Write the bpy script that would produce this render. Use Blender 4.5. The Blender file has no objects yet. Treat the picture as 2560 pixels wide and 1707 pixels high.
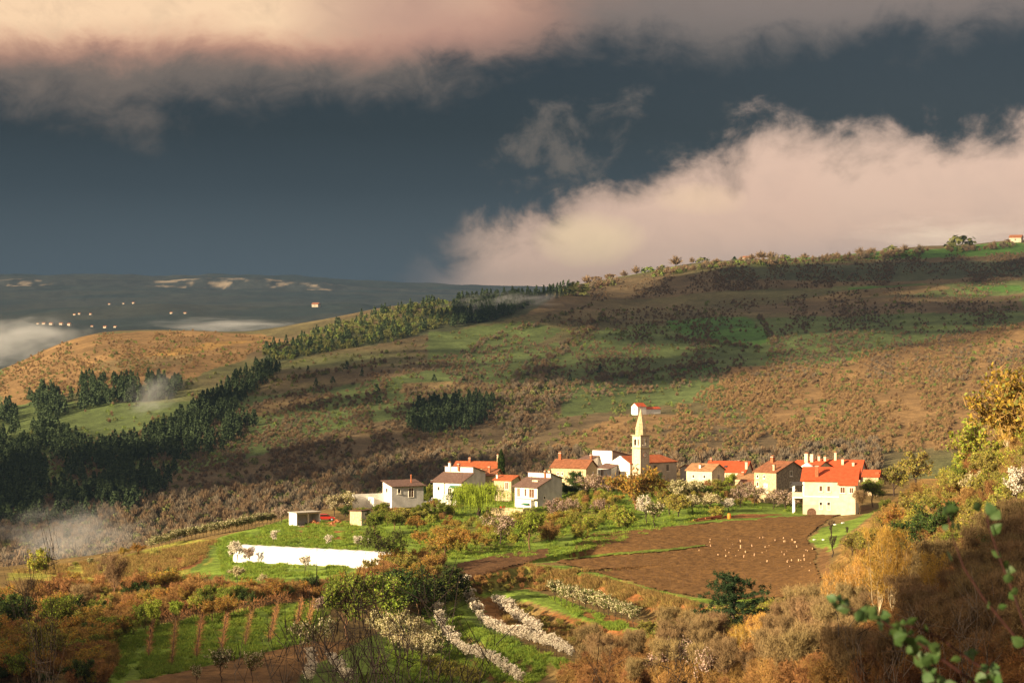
import bpy, math, random
import numpy as np
from mathutils import Vector, Matrix
sc = bpy.context.scene
COL = sc.collection
R = math.radians
# ------------------------------------------------------------------ camera
F = 5544.0          # focal length in photo pixels (2560 wide)
YH = 850.0          # horizon row in the photo
cam = bpy.data.cameras.new('camera'); cam_o = bpy.data.objects.new('camera', cam); COL.objects.link(cam_o)
cam.sensor_width = 36.0; cam.lens = 36.0 * F / 2560.0
cam_o.location = (0, 0, 0)
cam_o.rotation_euler = (R(90) - math.atan((853.5 - YH) / F) , 0, 0)
cam.clip_start = 0.3; cam.clip_end = 60000
cam.dof.use_dof = True; cam.dof.focus_distance = 420.0; cam.dof.aperture_fstop = 7.0
sc.camera = cam_o
# ------------------------------------------------------------------ render / exposure
sc.render.engine = 'CYCLES'
sc.view_settings.view_transform = 'Standard'; sc.view_settings.look = 'None'
sc.view_settings.exposure = 1.70; sc.view_settings.gamma = 1.0
sc.cycles.use_denoising = True
sc.cycles.max_bounces = 6; sc.cycles.diffuse_bounces = 2; sc.cycles.glossy_bounces = 1
sc.cycles.transmission_bounces = 2; sc.cycles.transparent_max_bounces = 6; sc.cycles.volume_bounces = 0
sc.cycles.caustics_reflective = False; sc.cycles.caustics_refractive = False
# ------------------------------------------------------------------ node helper
class S:
    """a socket with arithmetic"""
    def __init__(s, t, k): s.t = t; s.k = k
    def _m(s, op, *o):
        n = s.t.nodes.new('ShaderNodeMath'); n.operation = op
        for i, v in enumerate((s,) + o):
            if isinstance(v, S): s.t.links.new(v.k, n.inputs[i])
            else: n.inputs[i].default_value = v
        return S(s.t, n.outputs[0])
    def __add__(s, o): return s._m('ADD', o)
    __radd__ = __add__
    def __mul__(s, o): return s._m('MULTIPLY', o)
    __rmul__ = __mul__
    def __sub__(s, o): return s._m('SUBTRACT', o)
    def __rsub__(s, o): return (s * -1.0) + o
    def __truediv__(s, o): return s._m('DIVIDE', o)
    def mx(s, o): return s._m('MAXIMUM', o)
    def mn(s, o): return s._m('MINIMUM', o)
    def pw(s, o): return s._m('POWER', o)
    def clamp(s): return s.mx(0.0).mn(1.0)
    def smooth(s, a, b, c=0.0, d=1.0):
        n = s.t.nodes.new('ShaderNodeMapRange'); n.interpolation_type = 'SMOOTHSTEP'
        s.t.links.new(s.k, n.inputs[0])
        for i, v in enumerate((a, b, c, d)):
            if isinstance(v, S): s.t.links.new(v.k, n.inputs[i + 1])
            else: n.inputs[i + 1].default_value = v
        return S(s.t, n.outputs[0])
def lk(t, a, b): t.links.new(a.k if isinstance(a, S) else a, b)
def vec(t, x, y, z=0.0):
    n = t.nodes.new('ShaderNodeCombineXYZ')
    for i, v in enumerate((x, y, z)):
        if isinstance(v, S): t.links.new(v.k, n.inputs[i])
        else: n.inputs[i].default_value = v
    return S(t, n.outputs[0])
def noise(t, v, scale, detail=4.0, rough=0.55, dist=0.0, color=False):
    n = t.nodes.new('ShaderNodeTexNoise'); n.inputs['Scale'].default_value = scale
    n.inputs['Detail'].default_value = detail; n.inputs['Roughness'].default_value = rough
    n.inputs['Distortion'].default_value = dist
    if v is not None: lk(t, v, n.inputs['Vector'])
    return S(t, n.outputs['Color' if color else 'Fac'])
def cmix(t, f, a, b, mode='MIX'):
    n = t.nodes.new('ShaderNodeMix'); n.data_type = 'RGBA'; n.blend_type = mode
    for sock, v in ((n.inputs[0], f), (n.inputs[6], a), (n.inputs[7], b)):
        if isinstance(v, S): t.links.new(v.k, sock)
        elif isinstance(v, tuple): sock.default_value = (v + (1,))[:4]
        else: sock.default_value = v
    return S(t, n.outputs[2])
def ramp(t, f, stops, interp='LINEAR'):
    n = t.nodes.new('ShaderNodeValToRGB'); n.color_ramp.interpolation = interp
    e = n.color_ramp.elements
    while len(e) < len(stops): e.new(0.5)
    for el, (p, c) in zip(e, stops):
        el.position = p; el.color = (c, c, c, 1) if not isinstance(c, tuple) else c + (1,)
    t.links.new(f.k, n.inputs[0])
    return S(t, n.outputs[0])
# ------------------------------------------------------------------ sun
SUN_H = (-0.79, -0.613); SUN_EL = R(17.0)
SUN = Vector((SUN_H[0] * math.cos(SUN_EL), SUN_H[1] * math.cos(SUN_EL), math.sin(SUN_EL)))
sl = bpy.data.lights.new('sun', 'SUN'); sl.energy = 5.0; sl.angle = R(0.5); sl.color = (1.0, 0.80, 0.52)
so = bpy.data.objects.new('sun', sl); COL.objects.link(so)
so.rotation_euler = SUN.to_track_quat('Z', 'Y').to_euler(); so.location = SUN * 300
# ------------------------------------------------------------------ world: clear sky behind layers of cloud
world = bpy.data.worlds.new('World'); sc.world = world; world.use_nodes = True
def build_world():
    t = world.node_tree; t.nodes.clear()
    out = t.nodes.new('ShaderNodeOutputWorld')
    sky = t.nodes.new('ShaderNodeTexSky'); sky.sky_type = 'NISHITA'; sky.sun_disc = False
    sky.sun_elevation = SUN_EL; sky.sun_rotation = math.atan2(SUN_H[0], SUN_H[1])
    bg1 = t.nodes.new('ShaderNodeBackground'); bg1.inputs['Strength'].default_value = 0.08
    lk(t, sky.outputs[0], bg1.inputs['Color'])
    tc = t.nodes.new('ShaderNodeTexCoord')
    sep = t.nodes.new('ShaderNodeSeparateXYZ'); lk(t, tc.outputs['Generated'], sep.inputs[0])
    x, y, z = (S(t, sep.outputs[i]) for i in range(3))
    az = x._m('ARCTAN2', y); el = z._m('ARCSINE')
    p = vec(t, az, el * 1.35)
    A = lambda u: (u - 1280.0) / F
    E = lambda r: (YH - r) / F
    an = (az + 0.5) / 1.0            # -0.5..0.5 rad -> 0..1
    def curve(pts):                  # boundary row (photo pixels) as elevation over azimuth
        return ramp(t, an.clamp(), [((A(u) + 0.5), E(r) / 0.25) for u, r in pts], 'EASE') * 0.25
    n_big = noise(t, p, 14.0, 6.0, 0.60, 0.4) - 0.5
    n_mid = noise(t, p, 40.0, 6.0, 0.66, 0.5) - 0.5
    n_soft = noise(t, p, 9.0, 3.0, 0.5) - 0.5
    n_bank = noise(t, vec(t, az + 3.1, el * 1.1), 26.0, 6.0, 0.60, 0.35) - 0.5
    # dark blue storm curtain low down, greyer higher up
    base = ramp(t, ((el + 0.02) / 0.22).clamp(), [(0.0, (0.115, 0.150, 0.190)), (0.22, (0.066, 0.098, 0.130)), (0.40, (0.016, 0.030, 0.049)),
                                        (0.52, (0.004, 0.011, 0.021)), (0.66, (0.006, 0.012, 0.021)), (0.84, (0.022, 0.025, 0.033)), (1.0, (0.07, 0.065, 0.065))])
    base = cmix(t, az.smooth(-0.05, 0.2) * el.smooth(E(480), E(250)) * 0.6, base, (0.026, 0.030, 0.038))
    # upper deck
    ed = curve([(-900, 330), (0, 300), (350, 325), (700, 285), (1000, 275), (1180, 215), (1400, 165), (1700, 160), (2000, 150), (2560, 95), (3400, 80)])
    d0 = el - ed + n_big * 0.050 + n_mid * 0.034
    m_deck = d0.smooth(-0.006, 0.020)
    glow = ((el + n_big * 0.035 + n_mid * 0.014).smooth(E(255), E(-10))) * (1.0 - (az + n_big * 0.10).smooth(A(600), A(1900)))
    deck = cmix(t, d0.smooth(0.0, 0.045), (0.120, 0.092, 0.078), (0.235, 0.165, 0.125))
    deck = cmix(t, az.smooth(A(1000), A(1900)) * 0.8, deck, cmix(t, el.smooth(E(200), E(0)), (0.120, 0.098, 0.086), (0.26, 0.195, 0.165)))
    gc = cmix(t, (glow + n_soft * 0.5).smooth(0.30, 0.85), (0.66, 0.315, 0.205), (1.08, 0.74, 0.45))
    deck = cmix(t, (glow * 1.25 + n_soft * 0.35).smooth(0.10, 0.75), deck, gc)
    deck = cmix(t, (n_mid * 2.6 + n_big * 1.5).clamp() * 0.38, deck, (0.155, 0.115, 0.095))
    pk = ((az - A(1020)) / 0.06); pk = (1.0 - pk * pk).clamp() * el.smooth(E(190), E(40))
    deck = cmix(t, pk * 0.75, deck, (0.50, 0.265, 0.20))
    # beyond the frame overhead the deck is brightened to an even warm grey to lift ambient light
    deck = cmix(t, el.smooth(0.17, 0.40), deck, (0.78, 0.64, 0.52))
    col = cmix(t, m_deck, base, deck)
    # torn scraps hanging in the gap
    w = ((az - A(1540)) / 0.085); v = (el - E(380)) / 0.034
    blob = (1.0 - (w * w + v * v)).clamp()
    m_w = (blob * 0.8 + n_bank * 3.0 + n_mid * 2.2 - 0.42).smooth(0.0, 0.85) * blob.smooth(0.0, 0.35)
    col = cmix(t, m_w * 0.80, col, (0.165, 0.128, 0.105))
    # bright cumulus bank rising from behind the ridge
    eb = curve([(-900, 860), (600, 800), (960, 730), (1080, 590), (1200, 545), (1400, 500), (1560, 430), (1750, 375), (1920, 300), (2060, 300), (2250, 300), (2560, 295), (3400, 330)])
    b0 = eb - el + n_bank * 0.058 + n_mid * 0.026
    m_bank = b0.smooth(-0.003, 0.011)
    bank = cmix(t, b0.smooth(0.000, 0.026), (0.24, 0.18, 0.145), (1.0, 0.68, 0.50))
    bank = cmix(t, el.smooth(E(560), E(720)) * az.smooth(A(1500), A(2200)), bank, (0.66, 0.55, 0.51))
    w = ((az - A(1470)) / 0.026); v = (el - E(600)) / 0.013
    bank = cmix(t, (1.0 - (w * w + v * v) + n_bank * 1.2).clamp() * 0.75, bank, (1.35, 1.02, 0.58))
    w = ((az - A(1760)) / 0.022); v = (el - E(500)) / 0.008
    bank = cmix(t, (1.0 - (w * w + v * v) + n_bank * 1.2).clamp() * 0.6, bank, (1.25, 0.88, 0.54))
    bank = cmix(t, (n_mid * 2.4 + n_bank * 1.6 + 0.1).clamp() * 0.30, bank, (0.55, 0.40, 0.33))
    bank = cmix(t, (n_soft * 2.0 + 0.4).clamp() * 0.35, bank, (0.92, 0.54, 0.40))
    fade = az.smooth(A(1040), A(1260))
    col = cmix(t, m_bank * (0.10 + fade * 0.88), col, bank)
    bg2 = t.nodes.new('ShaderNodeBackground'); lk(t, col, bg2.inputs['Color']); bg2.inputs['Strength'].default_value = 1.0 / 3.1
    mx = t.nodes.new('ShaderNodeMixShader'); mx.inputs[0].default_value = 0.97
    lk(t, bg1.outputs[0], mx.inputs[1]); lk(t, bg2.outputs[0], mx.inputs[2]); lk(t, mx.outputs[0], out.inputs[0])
build_world()
# ------------------------------------------------------------------ materials
MATS = {}
def material(name, col, rough=0.9, var=0.25, scale=2.0, bump=0.0, bscale=8.0, spec=0.2, trans=0.0, obj_var=0.0, col2=None, detail=4.0):
    m = bpy.data.materials.new(name); m.use_nodes = True; t = m.node_tree
    b = t.nodes['Principled BSDF']; b.inputs['Roughness'].default_value = rough
    b.inputs['Specular IOR Level'].default_value = spec
    tc = t.nodes.new('ShaderNodeTexCoord'); p = S(t, tc.outputs['Object'])
    f = noise(t, p, scale, detail)
    lo = tuple(c * (1 - var) for c in col); hi = tuple(min(1, c * (1 + var)) for c in col)
    if col2: lo, hi = col, col2
    c = cmix(t, f.smooth(0.3, 0.7), lo, hi)
    if obj_var > 0:
        oi = t.nodes.new('ShaderNodeObjectInfo'); r = S(t, oi.outputs['Random'])
        hsv = t.nodes.new('ShaderNodeHueSaturation')
        lk(t, (r * 7.31)._m('FRACT') * (0.06 * obj_var) + (0.5 - 0.03 * obj_var), hsv.inputs['Hue'])
        lk(t, r * (0.9 * obj_var) + (1 - 0.45 * obj_var), hsv.inputs['Value'])
        lk(t, c, hsv.inputs['Color']); c = S(t, hsv.outputs[0])
    lk(t, c, b.inputs['Base Color'])
    if bump > 0:
        bn = t.nodes.new('ShaderNodeBump'); bn.inputs['Strength'].default_value = bump; bn.inputs['Distance'].default_value = 0.15
        lk(t, noise(t, p, bscale, 5.0), bn.inputs['Height']); lk(t, bn.outputs[0], b.inputs['Normal'])
    if trans > 0:
        tr = t.nodes.new('ShaderNodeBsdfTranslucent'); lk(t, c, tr.inputs['Color'])
        ms = t.nodes.new('ShaderNodeMixShader'); ms.inputs[0].default_value = trans
        o = t.nodes['Material Output']
        lk(t, b.outputs[0], ms.inputs[1]); lk(t, tr.outputs[0], ms.inputs[2]); lk(t, ms.outputs[0], o.inputs[0])
    MATS[name] = m
    return m
def tag(o, label=None, cat=None, group=None, kind=None):
    if label: o['label'] = label
    if cat: o['category'] = cat
    if group: o['group'] = group
    if kind: o['kind'] = kind
    return o
def np_mesh(name, v, faces, mats=(), midx=None, smooth=False):
    """v (N,3) array, faces (M,k) int array of one polygon size"""
    me = bpy.data.meshes.new(name)
    v = np.asarray(v, np.float32); faces = np.asarray(faces, np.int32)
    me.vertices.add(len(v)); me.vertices.foreach_set('co', v.ravel())
    k = faces.shape[1]
    me.loops.add(faces.size); me.loops.foreach_set('vertex_index', faces.ravel())
    me.polygons.add(len(faces))
    me.polygons.foreach_set('loop_start', np.arange(0, faces.size, k, dtype=np.int32))
    me.polygons.foreach_set('loop_total', np.full(len(faces), k, np.int32))
    if midx is not None: me.polygons.foreach_set('material_index', np.asarray(midx, np.int32))
    if smooth: me.polygons.foreach_set('use_smooth', np.ones(len(faces), bool))
    for m in mats: me.materials.append(m)
    me.update(calc_edges=True); me.validate()
    return me
def link(name, me, parent=None, loc=None):
    o = bpy.data.objects.new(name, me); COL.objects.link(o)
    if parent is not None: o.parent = parent
    if loc is not None: o.location = loc
    return o
# ------------------------------------------------------------------ terrain heights
def hash2(ix, iy, seed):
    h = (ix.astype(np.int64) * 374761393 + iy.astype(np.int64) * 668265263 + seed * 1442695041) & 0xffffffff
    h = ((h ^ (h >> 13)) * 1274126177) & 0xffffffff
    return ((h ^ (h >> 16)) & 0xffff) / 65535.0
def vnoise(x, y, s, seed=0):
    x = np.asarray(x, float) / s; y = np.asarray(y, float) / s
    ix = np.floor(x); iy = np.floor(y); fx = x - ix; fy = y - iy
    fx = fx * fx * (3 - 2 * fx); fy = fy * fy * (3 - 2 * fy)
    a = hash2(ix, iy, seed); b = hash2(ix + 1, iy, seed); c = hash2(ix, iy + 1, seed); d = hash2(ix + 1, iy + 1, seed)
    return (a + (b - a) * fx) + ((c + (d - c) * fx) - (a + (b - a) * fx)) * fy - 0.5
def fbm(x, y, s, seed=0, o=4):
    r = 0.0; a = 1.0
    for i in range(o): r = r + a * vnoise(x, y, s / 2 ** i, seed + i * 17); a *= 0.5
    return r
def rows(*p): return ('y', p)
def zz(*p): return ('z', p)
# distance -> photo rows (or heights) across the photo's columns
ST = [
 (-200, zz((0, 6), (2560, 10))), (-40, zz((0, -0.8), (2560, 0.2))), (4, zz((0, -2.0), (2560, -1.9))), (20, zz((0, -8), (1300, -7.5), (2560, -6.0))),
 (60, zz((0, -20), (1300, -19), (2560, -15))), (110, zz((0, -29.5), (1300, -28), (2000, -26), (2560, -19))),
 (160, rows((0, 1919), (1200, 1935), (1800, 1880), (2300, 1705), (2560, 1560), (3200, 1300))),
 (200, rows((0, 1860), (900, 1880), (1500, 1868), (1800, 1815), (2050, 1705), (2300, 1525), (2560, 1330), (3200, 1050))),
 (240, rows((0, 1723), (600, 1740), (1200, 1746), (1500, 1750), (1800, 1700), (2050, 1590), (2300, 1365), (2450, 1230), (2560, 1160), (3200, 900))),
 (280, rows((0, 1610), (300, 1605), (600, 1603), (900, 1610), (1200, 1620), (1500, 1610), (1800, 1590), (2050, 1515), (2300, 1290), (2450, 1165), (2560, 1085), (3200, 820))),
 (330, rows((0, 1525), (300, 1505), (600, 1493), (900, 1493), (1200, 1485), (1500, 1490), (1800, 1490), (2050, 1440), (2180, 1345), (2300, 1240), (2450, 1150), (2560, 1080), (3200, 850))),
 (370, rows((0, 1468), (300, 1449), (600, 1427), (900, 1420), (1200, 1407), (1500, 1414), (1800, 1416), (2050, 1400), (2180, 1350), (2300, 1280), (2560, 1120), (3200, 900))),
 (410, rows((0, 1440), (150, 1425), (300, 1402), (600, 1380), (900, 1368), (1200, 1353), (1500, 1354), (1800, 1352), (2050, 1348), (2300, 1300), (2560, 1210), (3200, 1000))),
 (450, rows((0, 1424), (300, 1376), (450, 1354), (600, 1330), (720, 1317), (900, 1312), (1200, 1308), (1500, 1308), (1800, 1304), (2050, 1297), (2300, 1275), (2560, 1230))),
 (490, rows((0, 1423), (300, 1389), (450, 1349), (600, 1304), (750, 1287), (900, 1277), (1030, 1280), (1200, 1286), (1380, 1282), (1500, 1268), (1800, 1266), (1950, 1274), (2050, 1284), (2150, 1282), (2300, 1262), (2560, 1240))),
 (530, rows((0, 1460), (300, 1425), (600, 1350), (750, 1292), (870, 1259), (1000, 1252), (1200, 1252), (1330, 1245), (1420, 1225), (1600, 1213), (1800, 1215), (2050, 1225), (2300, 1235), (2560, 1230))),
 (580, rows((0, 1500), (300, 1470), (600, 1410), (900, 1300), (1050, 1262), (1200, 1210), (1400, 1190), (1600, 1182), (1800, 1186), (2050, 1195), (2300, 1200))),
 (660, rows((0, 1520), (600, 1450), (900, 1390), (1200, 1270), (1600, 1240), (2050, 1235), (2560, 1230))),
 (850, rows((0, 1530), (600, 1510), (1200, 1450), (1600, 1420), (2050, 1400), (2560, 1380))),
 (1000, rows((0, 1410), (600, 1390), (1200, 1350), (1600, 1300), (2000, 1290), (2560, 1260))),
 (1200, rows((0, 1255), (600, 1235), (1000, 1215), (1300, 1180), (1600, 1120), (2000, 1125), (2560, 1085))),
 (1500, rows((0, 1085), (300, 1075), (600, 1050), (1000, 1010), (1300, 1000), (1600, 1005), (2000, 980), (2560, 930))),
 (1900, rows((0, 965), (130, 915), (300, 885), (600, 890), (1000, 850), (1400, 845), (1800, 840), (2200, 822), (2560, 800))),
 (2200, rows((-800, 1050), (0, 925), (70, 890), (130, 862), (230, 832), (330, 828), (480, 826), (640, 837), (800, 806), (1000, 770), (1250, 742), (1400, 742), (1600, 762), (1800, 748), (2200, 735), (2560, 720))),
 (2700, rows((-800, 1080), (0, 1000), (640, 930), (1000, 870), (1250, 800), (1330, 745), (1430, 716), (1600, 684), (1700, 663), (1800, 652), (2000, 646), (2200, 630), (2560, 604), (3200, 560))),
 (3300, rows((-800, 1000), (0, 960), (600, 930), (1200, 850), (1600, 730), (2000, 690), (2560, 660), (3200, 640))),
 (4300, rows((-800, 862), (0, 862), (600, 850), (1300, 810), (1600, 780), (2560, 760))),
 (5500, rows((-800, 805), (0, 808), (400, 800), (800, 802), (1300, 800), (2560, 800))),
 (6300, rows((-800, 770), (0, 785), (280, 765), (420, 757), (600, 770), (800, 764), (860, 756), (1000, 772), (2560, 780))),
 (7000, rows((-800, 770), (0, 775), (400, 768), (900, 770), (2560, 775))),
 (8600, rows((-800, 728), (0, 728), (340, 726), (900, 735), (1300, 745), (2560, 750))),
 (9000, rows((-800, 718), (0, 718), (340, 715), (380, 722), (900, 728), (1300, 735), (2560, 740))),
 (9060, rows((-800, 702), (0, 699), (340, 697), (380, 704), (600, 694), (800, 708), (900, 718), (1300, 730), (2560, 735))),
 (12500, rows((-800, 700), (0, 697), (900, 700), (1300, 715), (2560, 720))),
]
SY = np.array([s[0] for s in ST], float)
UG = np.arange(-3000, 5600, 10.0)
def _tab():
    out = []
    k = np.exp(-0.5 * (np.arange(-9, 10) / 4.0) ** 2); k /= k.sum()
    for Y, (mode, pts) in ST:
        us = [p[0] for p in pts]; v = np.interp(UG, us, [p[1] for p in pts])
        if mode == 'y': v = (YH - v) / F * Y
        out.append(np.convolve(np.pad(v, 9, mode='edge'), k, 'valid'))
    return np.array(out)
SZ = _tab()
_h = np.diff(SY)[:, None]; _d = np.diff(SZ, axis=0) / _h
SM = np.zeros_like(SZ); SM[0] = _d[0]; SM[-1] = _d[-1]
_a, _b = _d[:-1], _d[1:]; _w1 = 2 * _h[1:] + _h[:-1]; _w2 = _h[1:] + 2 * _h[:-1]
with np.errstate(divide='ignore', invalid='ignore'):
    SM[1:-1] = np.where(_a * _b > 0, (_w1 + _w2) / (_w1 / _a + _w2 / _b), 0)
def to_u(X, Y): return 1280 + F * X / np.maximum(Y, 60.0)
def h_base(X, Y):
    X = np.asarray(X, float); Y = np.asarray(Y, float)
    u = np.clip((to_u(X, Y) - UG[0]) / 10.0, 0, len(UG) - 1.001); iu = u.astype(int); fu = u - iu
    k = np.clip(np.searchsorted(SY, Y) - 1, 0, len(SY) - 2)
    hh = SY[k + 1] - SY[k]; s = np.clip((Y - SY[k]) / hh, 0, 1)
    g = lambda T, kk: T[kk, iu] * (1 - fu) + T[kk, iu + 1] * fu
    z0, z1, m0, m1 = g(SZ, k), g(SZ, k + 1), g(SM, k), g(SM, k + 1)
    s2 = s * s; s3 = s2 * s
    return z0 * (2 * s3 - 3 * s2 + 1) + m0 * hh * (s3 - 2 * s2 + s) + z1 * (3 * s2 - 2 * s3) + m1 * hh * (s3 - s2)
BANKS = []                    # terrace edges: (points, drop, width)
def sstep(a, b, x):
    t = np.clip((x - a) / (b - a), 0, 1); return t * t * (3 - 2 * t)
def bank_off(X, Y, pts, drop, width):
    best = np.full(X.shape, 1e9); sg = np.zeros(X.shape); past = np.zeros(X.shape)
    ns = len(pts) - 1
    for i, ((x0, y0), (x1, y1)) in enumerate(zip(pts[:-1], pts[1:])):
        dx, dy = x1 - x0, y1 - y0; L2 = dx * dx + dy * dy
        tr = ((X - x0) * dx + (Y - y0) * dy) / L2; t = np.clip(tr, 0, 1)
        ex, ey = X - (x0 + t * dx), Y - (y0 + t * dy)
        d = np.hypot(ex, ey); m = d < best
        best = np.where(m, d, best); sg = np.where(m, (dy * (X - x0) - dx * (Y - y0)), sg)
        over = np.zeros(X.shape)
        if i == 0: over = np.maximum(-tr, 0) * math.sqrt(L2)
        if i == ns - 1: over = np.maximum(over, (tr - 1) * math.sqrt(L2))
        past = np.where(m, over, past)
    s = best * np.sign(sg)      # positive on the downhill side
    return -drop * sstep(0.0, width, s) * (1 - sstep(0, 16, past)) * (1 - sstep(14, 34, s))
def height(X, Y):
    X, Y = np.broadcast_arrays(np.asarray(X, float), np.asarray(Y, float))
    z = h_base(X, Y)
    z = z + np.where(Y < 900, 0.35 * fbm(X, Y, 14.0, 3, 3), 0) + np.where(Y > 950, np.minimum((Y - 950) / 300, 1) * 5.0 * fbm(X, Y, 120.0, 9, 4) * np.where(Y > 3500, 2.0, 1.0), 0)
    if BANKS:
        u = to_u(X, Y); w = sstep(720, 1110, u) * (1 - sstep(1800, 2000, u)) * sstep(150, 215, Y)
        m = (w > 0) & (Y < 420)
        if m.any():
            z = z.copy(); xm, ym = X[m], Y[m]; o = 0
            for b in BANKS: o = o + bank_off(xm, ym, *b)
            z[m] += o * w[m]
    return z
def ground(us, ys, y0=150.0, y1=3200.0, n=900):
    """photo pixels -> points where the sight line meets the ground, starting at distance y0"""
    us = np.atleast_1d(np.asarray(us, float)); ys = np.atleast_1d(np.asarray(ys, float))
    Yv = np.geomspace(y0, y1, n)
    X = (us[:, None] - 1280) / F * Yv[None]; Zr = (YH - ys[:, None]) / F * Yv[None]
    below = Zr <= height(X, np.broadcast_to(Yv[None], X.shape))
    k = np.where(below.any(1), below.argmax(1), n - 1); k = np.maximum(k, 1)
    a = Yv[k - 1].copy(); b = Yv[k].copy()
    for _ in range(18):
        c = 0.5 * (a + b); hit = (YH - ys) / F * c <= height((us - 1280) / F * c, c)
        b = np.where(hit, c, b); a = np.where(hit, a, c)
    X = (us - 1280) / F * b
    return np.stack([X, b, height(X, b)], 1)
for pts, drop, width in (
    ([(1040, 1452), (1150, 1442), (1230, 1422), (1310, 1407), (1420, 1424), (1520, 1449), (1640, 1482), (1760, 1512), (1900, 1532)], 2.6, 5.0),
    ([(1200, 1478), (1260, 1480), (1330, 1500), (1420, 1530), (1530, 1560), (1640, 1582), (1750, 1600)], 1.8, 4.5),
    ([(1095, 1482), (1140, 1502), (1165, 1545), (1210, 1588), (1290, 1615), (1430, 1652), (1520, 1678)], 1.8, 4.5),
    ([(1040, 1500), (1090, 1535), (1112, 1595), (1170, 1640), (1260, 1680), (1340, 1720)], 1.4, 4.0)):
    g = ground([p[0] for p in pts], [p[1] for p in pts], 225.0, 460.0)
    BANKS.append(([(a[0], a[1]) for a in g], drop, width))
# ------------------------------------------------------------------ terrain sheet
def pip(px, py, poly):
    inside = np.zeros(px.shape, bool); n = len(poly)
    for i in range(n):
        x0, y0 = poly[i]; x1, y1 = poly[(i + 1) % n]
        if y0 == y1: continue
        c = ((y0 > py) != (y1 > py)) & (px < (x1 - x0) * (py - y0) / (y1 - y0) + x0)
        inside ^= c
    return inside
GRASS = (0.140, 0.200, 0.028); GRASS_D = (0.105, 0.150, 0.026); MEADOW = (0.23, 0.215, 0.040); SOIL = (0.165, 0.088, 0.034); SOIL_R = (0.21, 0.088, 0.030)
SCRUB = (0.165, 0.110, 0.040); OLIVE = (0.160, 0.155, 0.034); DRY = (0.27, 0.16, 0.05)
F_BROWN = (0.118, 0.084, 0.044); F_GREEN = (0.085, 0.112, 0.036); F_DARK = (0.060, 0.066, 0.032); F_ORANGE = (0.195, 0.118, 0.050); F_FIELD = (0.060, 0.125, 0.024); F_TAN = (0.17, 0.12, 0.055)
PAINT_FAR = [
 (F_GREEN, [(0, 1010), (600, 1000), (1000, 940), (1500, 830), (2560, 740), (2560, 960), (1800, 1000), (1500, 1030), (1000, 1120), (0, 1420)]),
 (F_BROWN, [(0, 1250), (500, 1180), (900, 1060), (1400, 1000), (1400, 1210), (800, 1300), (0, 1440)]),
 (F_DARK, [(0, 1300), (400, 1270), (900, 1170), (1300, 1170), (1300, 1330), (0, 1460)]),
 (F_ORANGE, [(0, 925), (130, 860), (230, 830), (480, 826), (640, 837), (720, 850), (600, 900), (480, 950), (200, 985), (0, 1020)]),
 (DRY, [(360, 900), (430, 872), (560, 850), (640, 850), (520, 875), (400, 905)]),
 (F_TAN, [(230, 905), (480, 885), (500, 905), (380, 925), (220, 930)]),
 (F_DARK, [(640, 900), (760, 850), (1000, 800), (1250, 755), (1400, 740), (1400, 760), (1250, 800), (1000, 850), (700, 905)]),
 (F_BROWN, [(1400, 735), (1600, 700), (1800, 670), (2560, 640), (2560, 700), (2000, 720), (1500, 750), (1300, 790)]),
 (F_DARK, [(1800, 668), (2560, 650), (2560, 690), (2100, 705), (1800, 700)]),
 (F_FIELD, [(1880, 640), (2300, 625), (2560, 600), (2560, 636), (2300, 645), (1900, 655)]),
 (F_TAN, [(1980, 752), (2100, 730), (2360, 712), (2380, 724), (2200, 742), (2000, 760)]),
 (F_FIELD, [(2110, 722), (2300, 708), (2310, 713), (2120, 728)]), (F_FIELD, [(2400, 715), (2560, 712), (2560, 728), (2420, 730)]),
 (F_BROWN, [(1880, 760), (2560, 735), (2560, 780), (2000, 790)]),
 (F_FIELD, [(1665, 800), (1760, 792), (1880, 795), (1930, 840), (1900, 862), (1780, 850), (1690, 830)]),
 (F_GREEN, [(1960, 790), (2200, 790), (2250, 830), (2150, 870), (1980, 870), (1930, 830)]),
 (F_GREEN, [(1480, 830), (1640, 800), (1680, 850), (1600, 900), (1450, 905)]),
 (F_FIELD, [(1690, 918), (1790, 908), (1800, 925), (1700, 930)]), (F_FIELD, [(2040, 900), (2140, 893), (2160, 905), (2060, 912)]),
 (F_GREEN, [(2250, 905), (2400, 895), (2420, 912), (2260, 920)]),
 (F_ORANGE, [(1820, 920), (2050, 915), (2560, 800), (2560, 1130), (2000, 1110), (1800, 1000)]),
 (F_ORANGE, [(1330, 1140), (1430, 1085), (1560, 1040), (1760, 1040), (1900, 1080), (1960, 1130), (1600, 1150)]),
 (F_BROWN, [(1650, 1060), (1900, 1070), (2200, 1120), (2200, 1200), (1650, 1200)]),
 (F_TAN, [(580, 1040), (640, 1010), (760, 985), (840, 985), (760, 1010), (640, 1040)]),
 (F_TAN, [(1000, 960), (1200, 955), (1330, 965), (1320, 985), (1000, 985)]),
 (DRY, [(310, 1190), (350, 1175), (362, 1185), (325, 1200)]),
 (F_GREEN, [(1080, 830), (1320, 800), (1400, 830), (1250, 900), (1080, 910)]),
]
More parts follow.
